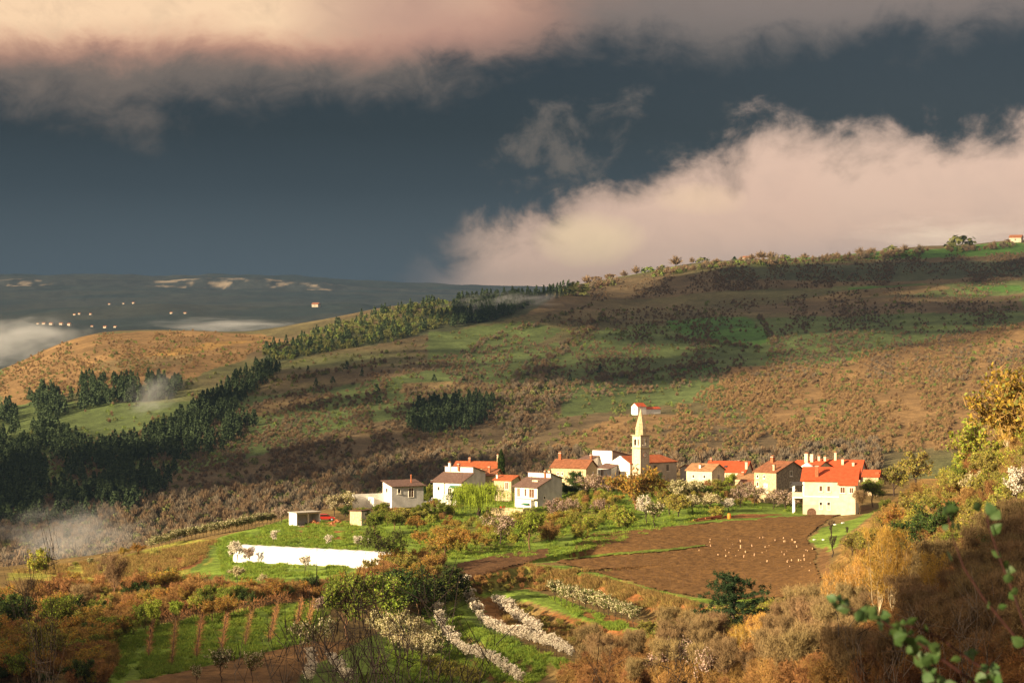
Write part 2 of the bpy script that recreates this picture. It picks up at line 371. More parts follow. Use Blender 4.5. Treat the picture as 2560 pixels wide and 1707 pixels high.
PAINT_NEAR = [
 (SCRUB, [(-600, 1560), (280, 1560), (300, 1720), (-600, 1760)]),
 (MEADOW, [(20, 1432), (150, 1418), (300, 1392), (450, 1350), (560, 1345), (540, 1400), (470, 1440), (330, 1450), (200, 1455), (20, 1450)]),
 (SOIL_R, [(330, 1442), (400, 1400), (500, 1370), (545, 1378), (480, 1420), (350, 1450)]),
 (GRASS, [(300, 1400), (420, 1372), (540, 1355), (540, 1365), (400, 1395), (300, 1412)]),
 (GRASS, [(540, 1345), (720, 1295), (820, 1300), (1040, 1300), (1060, 1360), (980, 1440), (740, 1470), (560, 1450), (480, 1440), (530, 1400)]),
 (SOIL_R, [(640, 1336), (800, 1337), (905, 1345), (905, 1349), (700, 1343), (636, 1341)]),
 (SOIL_R, [(720, 1324), (860, 1326), (910, 1330), (905, 1333), (720, 1328)]),
 (SOIL_R, [(715, 1312), (800, 1302), (880, 1308), (880, 1314), (760, 1316)]),
 (GRASS, [(1000, 1300), (1400, 1210), (1700, 1240), (2100, 1262), (2100, 1284), (1760, 1312), (1500, 1345), (1440, 1400), (1140, 1420), (1060, 1400)]),
 (GRASS_D, [(540, 1350), (552, 1352), (520, 1400), (480, 1442), (440, 1450), (465, 1435), (505, 1400)]),
 (OLIVE, [(1040, 1330), (1400, 1250), (1560, 1290), (1400, 1345), (1200, 1380), (1080, 1400)]),
 (SOIL_R, [(1715, 1303), (1760, 1293), (1860, 1285), (1950, 1283), (1950, 1288), (1780, 1300), (1720, 1307)]),
 (SOIL, [(2060, 1268), (2180, 1262), (2180, 1278), (2040, 1290)]),
 (SCRUB, [(280, 1560), (330, 1520), (500, 1480), (760, 1450), (1000, 1430), (1060, 1440), (1000, 1520), (840, 1500), (640, 1520), (480, 1545), (300, 1590)]),
 (GRASS, [(285, 1600), (330, 1570), (480, 1545), (640, 1520), (840, 1488), (800, 1560), (770, 1605), (560, 1655), (400, 1690), (270, 1712)]),
 (SOIL, [(240, 1760), (400, 1690), (560, 1652), (770, 1604), (900, 1600), (940, 1640), (700, 1720), (500, 1760)]),
 (GRASS_D, [(900, 1600), (1100, 1500), (1200, 1500), (1400, 1700), (1350, 1760), (700, 1760), (760, 1680)]),
 (SOIL_R, [(1150, 1445), (1310, 1408), (1520, 1450), (1760, 1514), (1900, 1535), (1900, 1570), (1700, 1545), (1500, 1490), (1320, 1470), (1180, 1475)]),
 (OLIVE, [(1130, 1460), (1250, 1425), (1320, 1412), (1370, 1425), (1330, 1465), (1180, 1490)]),
 (GRASS, [(1170, 1480), (1320, 1472), (1380, 1490), (1560, 1550), (1700, 1590), (1640, 1600), (1480, 1560), (1330, 1505), (1200, 1492)]),
 (SOIL_R, [(1290, 1520), (1400, 1535), (1540, 1570), (1640, 1600), (1560, 1640), (1440, 1610), (1330, 1560)]),
 (SOIL, [(1190, 1500), (1235, 1488), (1270, 1530), (1345, 1580), (1430, 1610), (1500, 1650), (1560, 1670), (1430, 1630), (1330, 1600), (1240, 1560)]),
 (GRASS, [(1085, 1495), (1150, 1505), (1190, 1570), (1270, 1612), (1420, 1650), (1500, 1680), (1430, 1690), (1290, 1650), (1170, 1600), (1120, 1560)]),
 (SCRUB, [(1260, 1640), (1420, 1670), (1480, 1720), (1380, 1740), (1300, 1690)]),
 (SOIL, [(1180, 1648), (1260, 1672), (1360, 1730), (1300, 1760), (1220, 1700)]),
 (SCRUB, [(1450, 1640), (1700, 1600), (1900, 1570), (2100, 1520), (2700, 1300), (2900, 1800), (1400, 1800)]),
 (OLIVE, [(1700, 1560), (2050, 1500), (2100, 1560), (1900, 1640), (1700, 1640)]),
 (DRY, [(2080, 1420), (2110, 1350), (2200, 1270), (2330, 1180), (2450, 1120), (2600, 1050), (2700, 1250), (2400, 1340), (2200, 1420)]),
 (GRASS, [(2020, 1352), (2050, 1320), (2120, 1300), (2160, 1285), (2200, 1270), (2110, 1340), (2075, 1380), (2040, 1365)]),
 (SOIL, [(2055, 1440), (2040, 1400), (2060, 1365), (2075, 1380), (2075, 1470), (2090, 1520), (2070, 1500)]),
]
PAINT_NEAR += [
 (GRASS, [(1393, 1402), (1410, 1372), (1438, 1345), (1480, 1328), (1700, 1308), (1900, 1292), (1900, 1299), (1700, 1316), (1486, 1336), (1460, 1350), (1432, 1374), (1412, 1400)]),
 (GRASS, [(1330, 1410), (1420, 1412), (1540, 1444), (1650, 1476), (1800, 1500), (1900, 1494), (1920, 1506), (1800, 1514), (1640, 1490), (1520, 1458), (1420, 1432)]),
 (SCRUB, [(1125, 1545), (1150, 1550), (1185, 1600), (1260, 1632), (1400, 1672), (1380, 1690), (1240, 1650), (1150, 1620), (1118, 1580)]),
 (SCRUB, [(1260, 1500), (1330, 1520), (1430, 1560), (1520, 1590), (1500, 1620), (1400, 1590), (1320, 1560)]),
]
def paint(X, Y, Z):
    u = to_u(X, Y); r = YH - F * Z / np.maximum(Y, 30.0)
    c = np.empty(X.shape + (3,)); c[:] = SCRUB
    far = Y > 700
    n1 = fbm(X, Y, 40.0, 5, 4); n2 = fbm(X, Y, 300.0, 6, 4)
    mixv = lambda a, b, f: np.asarray(a) * (1 - f[..., None]) + np.asarray(b) * f[..., None]
    c = np.where(far[..., None], mixv(F_BROWN, F_GREEN, np.clip(0.5 + 1.6 * n2, 0, 1)), c)
    c = np.where((Y > 3400)[..., None], mixv((0.024, 0.034, 0.030), (0.040, 0.044, 0.034), np.clip(0.5 + 2 * n2, 0, 1)), c)  # forest tone darkened further in place of cloud shade
    ju = u + np.where(far, 26 * fbm(X, Y, 60.0, 21, 3), 9 * fbm(X, Y, 9.0, 21, 3)); jr = r + np.where(far, 10 * fbm(X, Y, 50.0, 22, 3), 4 * fbm(X, Y, 7.0, 22, 3))
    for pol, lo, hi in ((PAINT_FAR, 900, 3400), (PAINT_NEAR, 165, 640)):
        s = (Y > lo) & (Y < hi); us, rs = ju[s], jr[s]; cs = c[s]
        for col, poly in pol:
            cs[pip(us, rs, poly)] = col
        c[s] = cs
    # limestone cliffs of the far plateau
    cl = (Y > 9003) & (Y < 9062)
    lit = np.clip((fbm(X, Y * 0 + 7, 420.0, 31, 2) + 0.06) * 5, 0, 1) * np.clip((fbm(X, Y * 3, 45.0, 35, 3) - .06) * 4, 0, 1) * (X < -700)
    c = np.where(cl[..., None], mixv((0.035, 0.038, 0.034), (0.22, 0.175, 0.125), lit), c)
    k = 1 + 0.5 * np.where(far, n1, fbm(X, Y, 5.0, 40, 4))
    return np.clip(c * k[..., None], 0, 1)
def build_terrain():
    ys = np.concatenate([np.linspace(-200, 0, 6), np.linspace(15, 195, 46), np.arange(200, 600, 0.85), np.linspace(600, 1000, 42)[1:], np.arange(1008, 2760, 8.0), np.linspace(2780, 8900, 100), np.linspace(8940, 9080, 16), np.linspace(9150, 9800, 5)])
    ts = np.concatenate([np.linspace(-0.62, -0.245, 34), np.linspace(-0.24, 0.24, 500), np.linspace(0.245, 0.62, 34)])
    Yg, Tg = np.meshgrid(ys, ts, indexing='ij'); Xg = Tg * (Yg + 230.0)
    Xg = Xg + 0  # a fan that opens from 230 m behind the viewpoint
    Zg = height(Xg, Yg)
    nr, nc = Yg.shape
    v = np.stack([Xg, Yg, Zg], -1).reshape(-1, 3)
    i = (np.arange(nr - 1)[:, None] * nc + np.arange(nc - 1)[None]).ravel()
    f = np.stack([i, i + 1, i + nc + 1, i + nc], 1)
    m = bpy.data.materials.new('terrain'); m.use_nodes = True; t = m.node_tree
    b = t.nodes['Principled BSDF']; b.inputs['Roughness'].default_value = 0.95; b.inputs['Specular IOR Level'].default_value = 0.1
    at = t.nodes.new('ShaderNodeVertexColor'); at.layer_name = 'cover'
    tc = t.nodes.new('ShaderNodeTexCoord'); p = S(t, tc.outputs['Object'])
    k = noise(t, p, 0.9, 5.0, 0.7); k2 = noise(t, p, 0.05, 5.0, 0.65); k3 = noise(t, p, 0.25, 4.0, 0.6)
    kk = (k.smooth(0.25, 0.75, 0.62, 1.38)) * (k2.smooth(0.25, 0.75, 0.75, 1.25)) * (k3.smooth(0.25, 0.75, 0.72, 1.28))
    vm = t.nodes.new('ShaderNodeVectorMath'); vm.operation = 'SCALE'; lk(t, at.outputs[0], vm.inputs[0]); lk(t, kk, vm.inputs['Scale'])
    lk(t, vm.outputs[0], b.inputs['Base Color'])
    bn = t.nodes.new('ShaderNodeBump'); bn.inputs['Strength'].default_value = 0.8; bn.inputs['Distance'].default_value = 0.5
    lk(t, noise(t, p, 0.7, 6.0, 0.7), bn.inputs['Height']); lk(t, bn.outputs[0], b.inputs['Normal'])
    me = np_mesh('terrain', v, f, [m], smooth=True)
    ca = me.color_attributes.new('cover', 'FLOAT_COLOR', 'POINT')
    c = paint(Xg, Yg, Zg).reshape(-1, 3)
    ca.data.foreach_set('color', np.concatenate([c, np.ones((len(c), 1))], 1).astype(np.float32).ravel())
    o = link('terrain', me); tag(o, 'rolling hillside ground of meadows, terraces, scrub slopes and far ridges', 'terrain', kind='structure')
build_terrain()
# ------------------------------------------------------------------ building kit
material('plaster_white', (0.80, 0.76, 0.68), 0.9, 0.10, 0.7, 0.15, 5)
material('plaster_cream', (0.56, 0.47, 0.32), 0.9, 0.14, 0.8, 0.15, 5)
material('plaster_beige_and_shaded', (0.42, 0.355, 0.27), 0.9, 0.15, 0.6, 0.15, 5)  # beige plaster, also painted-in shade on the nave and tall house side
material('plaster_grey_and_shaded', (0.44, 0.42, 0.39), 0.9, 0.16, 0.6, 0.15, 5)  # grey plaster, also the painted-in shade of white walls
material('stone', (0.30, 0.22, 0.13), 0.95, 0.5, 2.6, 0.9, 4, col2=(0.52, 0.42, 0.27), detail=3)
material('stone_pale', (0.34, 0.25, 0.14), 0.95, 0.4, 2.4, 0.9, 4, col2=(0.52, 0.42, 0.26), detail=3)
material('stone_shaded', (0.15, 0.12, 0.09), 0.95, 0.4, 2.2, 0.9, 3, col2=(0.34, 0.28, 0.20), detail=3)  # darker copy of the pale stone for a wall in shade
material('wood_dark', (0.10, 0.05, 0.028), 0.7, 0.3, 3)
material('wood_red', (0.20, 0.07, 0.035), 0.7, 0.3, 3)
material('trim', (0.72, 0.66, 0.55), 0.8, 0.08)
material('glass', (0.030, 0.026, 0.022), 0.18, 0.2, 1.0, spec=0.5)
material('iron', (0.05, 0.045, 0.04), 0.6, 0.2)
material('awning_green', (0.02, 0.13, 0.07), 0.7, 0.15)
material('brick_red', (0.30, 0.10, 0.045), 0.9, 0.3, 4)
material('membrane', (0.70, 0.69, 0.66), 0.35, 0.04, 0.5, 0.2, 1.2, spec=0.4)
material('concrete', (0.42, 0.38, 0.32), 0.9, 0.2, 1.0)
material('dark_inside', (0.025, 0.020, 0.018), 0.9, 0.2)
def tile_mat(name, a, b, moss=(0.10, 0.075, 0.045), mossy=0.25):
    m = bpy.data.materials.new(name); m.use_nodes = True; t = m.node_tree; bs = t.nodes['Principled BSDF']
    bs.inputs['Roughness'].default_value = 0.85; bs.inputs['Specular IOR Level'].default_value = 0.2
    tc = t.nodes.new('ShaderNodeTexCoord'); p = S(t, tc.outputs['Object'])
    c = cmix(t, noise(t, p, 1.3, 5, 0.7).smooth(0.35, 0.65), a, b)
    c = cmix(t, noise(t, p, 0.45, 6, 0.7).smooth(0.52, 0.72) * mossy * 2, c, moss)
    lk(t, c, bs.inputs['Base Color'])
    w = t.nodes.new('ShaderNodeTexWave'); w.inputs['Scale'].default_value = 1.6; w.bands_direction = 'X'; lk(t, p, w.inputs[0])
    w2 = t.nodes.new('ShaderNodeTexWave'); w2.inputs['Scale'].default_value = 1.1; w2.bands_direction = 'Y'; w2.wave_profile = 'SAW'; lk(t, p, w2.inputs[0])
    bn = t.nodes.new('ShaderNodeBump'); bn.inputs['Strength'].default_value = 0.7; bn.inputs['Distance'].default_value = 0.12
    lk(t, S(t, w.outputs[1]) + S(t, w2.outputs[1]) * 0.4, bn.inputs['Height']); lk(t, bn.outputs[0], bs.inputs['Normal'])
    MATS[name] = m
tile_mat('tile_orange', (0.33, 0.078, 0.026), (0.43, 0.125, 0.048), mossy=0.15)
tile_mat('tile_new_red', (0.43, 0.070, 0.022), (0.50, 0.095, 0.034), mossy=0.0)
tile_mat('tile_old', (0.20, 0.075, 0.036), (0.32, 0.125, 0.060))
tile_mat('tile_brown', (0.130, 0.075, 0.058), (0.18, 0.105, 0.080), mossy=0.08)
tile_mat('tile_tan', (0.29, 0.14, 0.062), (0.40, 0.22, 0.11))
class MB:
    """collects boxes, prisms, tubes; builds ONE mesh object"""
    def __init__(s): s.v = []; s.f = []
    def add(s, vs, fs):
        n = len(s.v); s.v += [tuple(p) for p in vs]; s.f += [tuple(i + n for i in q) for q in fs]; return s
    def box(s, x0, x1, y0, y1, z0, z1):
        return s.add([(x0, y0, z0), (x1, y0, z0), (x1, y1, z0), (x0, y1, z0), (x0, y0, z1), (x1, y0, z1), (x1, y1, z1), (x0, y1, z1)],
                     [(3, 2, 1, 0), (4, 5, 6, 7), (0, 1, 5, 4), (1, 2, 6, 5), (2, 3, 7, 6), (3, 0, 4, 7)])
    def prism(s, poly, a, b, axis):
        """poly: list of (p, z); axis 'x': p is y, extruded along x from a to b; axis 'y': p is x"""
        n = len(poly)
        mk = (lambda q, e: (e, q[0], q[1])) if axis == 'x' else (lambda q, e: (q[0], e, q[1]))
        vs = [mk(q, a) for q in poly] + [mk(q, b) for q in poly]
        return s.add(vs, [tuple(range(n))[::-1], tuple(range(n, 2 * n))] + [(i, (i + 1) % n, n + (i + 1) % n, n + i) for i in range(n)])
    def slab(s, pts, th):
        """flat polygon given by 3-D points (counter-clockwise from above), thickened downwards"""
        n = len(pts); P = [Vector(p) for p in pts]
        nm = (P[1] - P[0]).cross(P[2] - P[0]).normalized()
        if nm.z < 0: P = P[::-1]; nm = -nm
        vs = P + [p - nm * th for p in P]
        return s.add(vs, [tuple(range(n)), tuple(range(2 * n - 1, n - 1, -1))] + [(i, n + i, n + (i + 1) % n, (i + 1) % n) for i in range(n)])
    def ngon(s, cx, cy, r0, r1, z0, z1, n=8, rot=0.0):
        a = [rot + 2 * math.pi * i / n for i in range(n)]
        vs = [(cx + r0 * math.cos(t), cy + r0 * math.sin(t), z0) for t in a] + [(cx + r1 * math.cos(t), cy + r1 * math.sin(t), z1) for t in a]
        return s.add(vs, [tuple(range(n))[::-1], tuple(range(n, 2 * n))] + [(i, (i + 1) % n, n + (i + 1) % n, n + i) for i in range(n)])
    def tube(s, pts, rad, n=5):
        P = [Vector(p) for p in pts]; rs = rad if isinstance(rad, (list, tuple)) else [rad] * len(P); rings = []
        for i, p in enumerate(P):
            d = (P[min(i + 1, len(P) - 1)] - P[max(i - 1, 0)]).normalized()
            a = d.cross(Vector((0.3, 0.9, 0.2))).normalized(); b = d.cross(a)
            rings.append([p + (a * math.cos(2 * math.pi * k / n) + b * math.sin(2 * math.pi * k / n)) * rs[i] for k in range(n)])
        fs = [tuple(range(n))]
        for i in range(len(P) - 1):
            fs += [(i * n + k, i * n + (k + 1) % n, (i + 1) * n + (k + 1) % n, (i + 1) * n + k) for k in range(n)]
        fs.append(tuple(range((len(P) - 1) * n, len(P) * n))[::-1])
        return s.add([q for r in rings for q in r], fs)
    def build(s, name, mat, parent=None, bevel=0.0):
        me = bpy.data.meshes.new(name); me.from_pydata(s.v, [], s.f)
        me.materials.append(MATS[mat] if isinstance(mat, str) else mat)
        import bmesh
        bm = bmesh.new(); bm.from_mesh(me); bmesh.ops.recalc_face_normals(bm, faces=bm.faces)
        if bevel > 0: bmesh.ops.bevel(bm, geom=bm.edges[:], offset=bevel, segments=1, affect='EDGES')
        bm.to_mesh(me); bm.free()
        return link(name, me, parent)
def empty(name, loc, rz=0.0):
    o = bpy.data.objects.new(name, None); COL.objects.link(o); o.location = loc; o.rotation_euler = (0, 0, rz)
    o.empty_display_size = 0.5
    return o
def P3(u, y, Y): return Vector(((u - 1280) / F * Y, Y, (YH - y) / F * Y))
class House:
    """local frame: origin at the near corner, x runs along the lit front (negative = left), y back along the right side"""
    def __init__(s, name, label, u, y, Y, a, cat='house', group=None):
        s.o = empty(name, P3(u, y, Y), -R(a)); s.a = a; s.px = Y / F
        tag(s.o, label, cat, group)
    def part(s, name, mb, mat, parent=None, bevel=0.0): return mb.build(name, mat, parent or s.o, bevel)
    def chim(s, x, y, z0, z1, w=0.55, mat='brick_red', cap=True):
        c = s.part('chimney', MB().box(x - w / 2, x + w / 2, y - w / 2, y + w / 2, z0, z1), mat)
        if cap:
            s.part('chimney_cap', MB().box(x - w / 2 - .08, x + w / 2 + .08, y - w / 2 - .08, y + w / 2 + .08, z1 + .002, z1 + .12), 'concrete', c)
            s.part('chimney_cowl', MB().prism([(y - w / 2, z1 + .121), (y + w / 2, z1 + .121), (y, z1 + .45)], x - w / 2, x + w / 2, 'x'), 'tile_old', c)
        return c
    def win(s, face, p, z, w, h, at=0.0, fr='trim', pane='glass', shutters=None, sill=True, name='window', mull=True):
        """face 'F' (front, plane y=at), 'R' (right side, plane x=at) or 'L' """
        def bx(a0, a1, d0, d1, z0, z1):
            if face == 'F': return (a0, a1, at - d1, at - d0, z0, z1)
            return (at + d0, at + d1, a0, a1, z0, z1)
        q = s.part(name, MB().box(*bx(p - w / 2, p + w / 2, -0.02, 0.025, z, z + h)), pane)
        m = MB(); t = 0.12
        for a0, a1, z0, z1 in ((p - w / 2 - t, p - w / 2, z - t, z + h + t), (p + w / 2, p + w / 2 + t, z - t, z + h + t), (p - w / 2, p + w / 2, z + h, z + h + t), (p - w / 2, p + w / 2, z - t, z)):
            m.box(*bx(a0, a1, -0.01, 0.09, z0, z1))
        if mull and w > 0.7: m.box(*bx(p - 0.03, p + 0.03, 0.026, 0.06, z, z + h))
        s.part('frame', m, fr, q)
        if sill: s.part('sill', MB().box(*bx(p - w / 2 - .2, p + w / 2 + .2, 0.0, 0.22, z - t - .1, z - t - .002)), 'trim', q)
        if shutters:
            for e in (-1, 1):
                c = p + e * (w / 2 + t + w * 0.27)
                s.part('shutter', MB().box(*bx(c - w * .25, c + w * .25, 0.01, 0.07, z - .05, z + h + .05)), shutters, q)
        return q
def gable_x(h, x0, x1, d, ze, zr, wall, roof, zb=-2.5, yr=None, ov=0.35, th=0.16, eb=None):
    """ridge along x. yr: ridge position in depth, eb: back eave height"""
    yr = d / 2 if yr is None else yr; eb = ze if eb is None else eb
    w = h.part('wall', MB().prism([(0, zb), (d, zb), (d, eb), (yr, zr), (0, ze)], x0, x1, 'x'), wall)
    sf = (zr - ze) / yr; sb = (zr - eb) / (d - yr); e = 0.02 + th
    r = h.part('roof', MB().slab([(x0 - ov, -ov, ze - sf * ov + e), (x1 + ov, -ov, ze - sf * ov + e), (x1 + ov, yr, zr + e), (x0 - ov, yr, zr + e)], th)
               .slab([(x0 - ov, yr + .003, zr + e), (x1 + ov, yr + .003, zr + e), (x1 + ov, d + ov, eb - sb * ov + e), (x0 - ov, d + ov, eb - sb * ov + e)], th), roof)
    return w, r
def gable_y(h, x0, x1, d, ze, zr, wall, roof, zb=-2.5, ov=0.3, th=0.16, y0=0.0, hip=0.0):
    xm = (x0 + x1) / 2
    w = h.part('wall', MB().prism([(x0, zb), (x1, zb), (x1, ze), (xm, zr), (x0, ze)], y0, d, 'y') if hip == 0 else MB().prism([(x0, zb), (x1, zb), (x1, ze), (xm, zr), (x0, ze)], y0, d - hip, 'y').box(x0, x1, d - hip + .002, d, zb, ze), wall)
    sl = (zr - ze) / (x1 - xm); e = 0.02 + th; dz = sl * ov
    m = MB()
    m.slab([(x1 + ov, y0 - ov, ze - dz + e), (x1 + ov, d + (ov if hip else ov), ze - dz + e), (xm, d + ov - (hip + ov if hip else 0), zr + e), (xm, y0 - ov, zr + e)], th)
    m.slab([(x0 - ov, d + ov, ze - dz + e), (x0 - ov, y0 - ov, ze - dz + e), (xm - .003, y0 - ov, zr + e), (xm - .003, d + ov - (hip + ov if hip else 0), zr + e)], th)
    if hip: m.slab([(x1 + ov, d + ov + .003, ze - dz + e), (x0 - ov, d + ov + .003, ze - dz + e), (xm, d - hip + .003, zr + e)], th)
    r = h.part('roof', m, roof)
    return w, r
def stepped(h, wL, d1, d, ze, z1, z2, z3, wall, side, roof, zb=-2.5, ov=0.45):
    """lean-to front roof, a band of wall above it, then a roof falling to the back"""
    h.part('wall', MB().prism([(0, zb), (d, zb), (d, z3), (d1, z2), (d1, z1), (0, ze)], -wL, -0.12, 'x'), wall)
    h.part('shaded_side_wall', MB().prism([(0.0, zb), (d, zb), (d, z3), (d1, z2), (d1, z1), (0.0, ze)], -0.119, 0, 'x'), side)  # side wall greyed: its shade is put into the colour
    s = (z1 - ze) / d1; th = 0.16; e = th + .02
    h.part('roof', MB().slab([(-wL - ov, -ov - .2, ze - s * (ov + .2) + e), (ov, -ov - .2, ze - s * (ov + .2) + e), (ov, d1 - .01, z1 + e - .01), (-wL - ov, d1 - .01, z1 + e - .01)], th), roof)
    sb = (z2 - z3) / (d - d1)
    h.part('back_roof', MB().slab([(-wL - .2, d1 - .25, z2 + sb * .25 + e), (.3, d1 - .25, z2 + sb * .25 + e), (.3, d + .3, z3 - sb * .3 + e), (-wL - .2, d + .3, z3 - sb * .3 + e)], th), roof)
# ------------------------------------------------------------------ the village
def village():
    # white stepped house with the green awning
    h = House('white_house', 'white two-storey house with stepped roof and green awning beside the weeping willow', 1153.6, 1256, 520, 30)
    stepped(h, 7.8, 5.3, 11.0, 4.75, 6.6, 7.95, 6.6, 'plaster_white', 'plaster_grey_and_shaded', 'tile_brown')
    h.chim(-6.4, 5.2, 7.0, 8.8, .5, 'plaster_white'); h.chim(-3.9, 5.2, 7.0, 8.6, .5, 'brick_red')
    h.win('F', -6.3, 2.7, .5, .8); h.win('F', -3.2, 1.6, .95, 1.7, name='door', sill=False); h.win('F', -1.4, 1.6, 1.3, 1.75, sill=False, name='balcony_door')
    h.win('R', 3.2, 3.0, .7, 1.1, at=0.0)
    h.part('awning', MB().slab([(-3.0, -1.1, 3.55), (-.3, -1.1, 3.55), (-.3, -.1, 3.95), (-3.0, -.1, 3.95)], .05), 'awning_green')
    b = h.part('balcony', MB().box(-5.2, -.02, -2.3, -.02, -2.0, 1.3), 'plaster_white')
    h.part('railing', MB().box(-5.2, -.02, -2.3, -2.18, 1.302, 2.0), 'plaster_white', b)
    h.part('drainpipe', MB().tube([(-4.6, -.08, 1.4), (-4.6, -.08, 4.7)], .09), 'brick_red')
    h.part('antenna', MB().tube([(-.8, 1.6, 5.2), (-.8, 1.6, 7.6)], .035).tube([(-1.3, 1.6, 7.3), (-.3, 1.6, 7.3)], .025), 'iron')
    h.part('satellite_dish', MB().ngon(-7.9, -.55, .05, .34, 4.95, 5.05, 10), 'trim')
    # long tiled house behind
    h = House('tiled_house', 'long stone house with orange tiled roof behind the white stepped house', 1241, 1203, 552, 14)
    gable_x(h, -11.0, 0, 6.5, 3.3, 4.65, 'stone_pale', 'tile_orange'); h.chim(-7.6, 2.6, 4.2, 5.4, .5); h.chim(-.45, 3.0, 4.0, 6.3, .35, 'stone')
    for x in (-4.6, -2.6, -.8): h.win('F', x, 1.9, .5, .7)
    h.part('antenna', MB().tube([(-10.6, 3, 4.5), (-10.6, 3, 7.2)], .04), 'iron')
    # small stone house with chimney
    h = House('stone_cottage', 'small square stone cottage with red chimney between the white house and willow', 1233, 1232, 530, 22)
    gable_x(h, -3.9, 0, 5.5, 4.1, 5.4, 'stone_pale', 'tile_old', yr=3.6); h.chim(-1.6, 1.4, 4.5, 6.1, .45); h.win('F', -2.6, 2.6, .55, .85)
    h = House('low_stone_shed', 'low stone outbuilding with red tiled lean-to roof right of the willow', 1278, 1226, 522, 30)
    gable_x(h, -4.7, 0, 4.0, 2.35, 3.3, 'stone', 'tile_orange', yr=3.2); h.chim(-4.3, .8, 2.5, 3.5, .35, 'plaster_white'); h.win('F', -1.2, .3, .8, 1.6, pane='wood_dark', name='door', sill=False)
    # grey and white stepped house
    h = House('grey_house', 'white and grey stepped house with brown shutters above the stone terrace wall', 1343.6, 1269, 505, 42)
    stepped(h, 6.9, 4.6, 8.6, 4.7, 6.45, 7.55, 6.3, 'plaster_white', 'plaster_grey_and_shaded', 'tile_brown')
    h.chim(-1.6, 4.5, 6.2, 8.0, .4, 'brick_red'); h.chim(-.6, 4.9, 7.0, 8.1, .55, 'plaster_cream')
    h.win('F', -5.7, 2.35, .8, 1.9, pane='wood_dark', sill=False, name='door'); h.win('F', -3.6, 2.5, .55, 1.65, pane='wood_dark'); h.win('F', -1.7, 2.25, 1.5, 1.95, pane='wood_dark', sill=False, name='balcony_door')
    h.part('balcony', MB().box(-5.6, .1, -1.3, -.02, 1.85, 2.05), 'concrete')
    h.part('porch_wall', MB().box(-5.4, -1.0, -1.1, -.02, -2.0, 1.85), 'plaster_white')
    h.part('awning', MB().slab([(-3.4, -2.0, .75), (-1.4, -2.0, .75), (-1.4, -1.12, 1.05), (-3.4, -1.12, 1.05)], .05), 'awning_green')
    h.part('dormer', MB().box(-3.6, -1.9, 2.2, 3.6, 5.6, 6.05), 'plaster_cream')
    h.part('antenna', MB().tube([(-3.2, 1.6, 5.3), (-3.2, 1.6, 7.1)], .03), 'iron')
    h.win('R', 2.4, 1.9, .5, .6, at=0)
    # stone long house by the church
    h = House('long_stone_house', 'long stone house with brown tiled roof and tall left chimney, left of the church', 1465, 1203, 532, 25)
    gable_x(h, -9.2, 0, 6.8, 3.15, 4.9, 'stone_pale', 'tile_old'); h.chim(-8.2, 3.2, 4.5, 6.4, .6, 'brick_red')
    for x in (-7.3, -6.2): h.win('F', x, 1.35, .4, .6)
    h.win('F', -1.4, 1.2, .5, .7); h.win('R', 4.2, 1.0, .7, 1.0)
    # tall white house next to the church
    h = House('tall_white_house', 'tall white house with blank wall and lean-to wing directly left of the church', 1530.5, 1192, 552, 40)
    h.part('wall', MB().prism([(0, -3), (7.2, -3), (7.2, 5.1), (0, 6.45)], -6.2, -.12, 'x'), 'plaster_white')
    h.part('shaded_side_wall', MB().prism([(0, -3), (7.2, -3), (7.2, 5.1), (0, 6.45)], -.119, 0, 'x'), 'plaster_beige_and_shaded')  # side of the white house tinted beige to stand for its shade
    h.part('roof', MB().slab([(-6.5, -.25, 6.67), (.25, -.25, 6.67), (.25, 7.4, 5.25), (-6.5, 7.4, 5.25)], .16), 'tile_brown')
    h.part('wing_wall', MB().prism([(-3.6, -3), (-.02, -3), (-.02, 5.0), (-3.6, 4.1)], -7.9, -4.2, 'x'), 'plaster_white')
    h.part('wing_roof', MB().slab([(-8.3, -4.0, 4.18), (-3.9, -4.0, 4.18), (-3.9, -.03, 5.2), (-8.3, -.03, 5.2)], .14), 'tile_brown')
    h.chim(-4.6, -2.6, 4.0, 5.3, .5, 'brick_red'); h.win('F', -7.0, 2.9, .6, 1.0, at=-3.6)
    h = House('low_white_house', 'low white house with small brown roof squeezed against the church front', 1528, 1206, 541, 40)
    h.part('wall', MB().prism([(0, -3), (3.4, -3), (3.4, 4.3), (0, 3.5)], -4.0, 0, 'x'), 'plaster_grey_and_shaded')  # white wall greyed to carry its shade in the colour
    h.part('roof', MB().slab([(-4.3, -.4, 3.57), (.3, -.4, 3.57), (.3, 3.4, 4.48), (-4.3, 3.4, 4.48)], .14), 'tile_brown')
    h.win('F', -2.7, 1.2, .8, 1.9, pane='wood_dark', name='door', sill=False); h.part('balcony', MB().box(-2.0, 0, -1.1, -.02, 1.0, 1.8), 'plaster_grey_and_shaded')
    # church
    A = 50
    h = House('church', 'white fronted village church with red tiled nave beside the bell tower', 1576.6, 1214, 540, A, 'church')
    gable_y(h, -7.0, 0, 15.6, 5.35, 6.95, 'plaster_beige_and_shaded', 'tile_orange', hip=2.6)  # nave walls beige, with the side's shade put into the colour
    h.part('facade', MB().prism([(-7.05, -3), (.05, -3), (.05, 5.4), (-3.5, 7.15), (-7.05, 5.4)], -.35, -.003, 'y'), 'plaster_white')
    h.win('F', -3.5, 2.6, .7, .9, at=-.35, pane='wood_dark'); h.part('cornice', MB().box(-6.2, -.8, -.46, -.352, 4.35, 4.5), 'trim')
    h.win('F', -3.5, -1.0, 1.3, 2.5, at=-.35, pane='wood_dark', sill=False, name='door')
    h.win('R', 8.2, 3.2, .75, 1.5, at=0, fr='plaster_beige_and_shaded'); h.win('R', 12.4, 3.2, .75, 1.5, at=0, fr='plaster_beige_and_shaded')
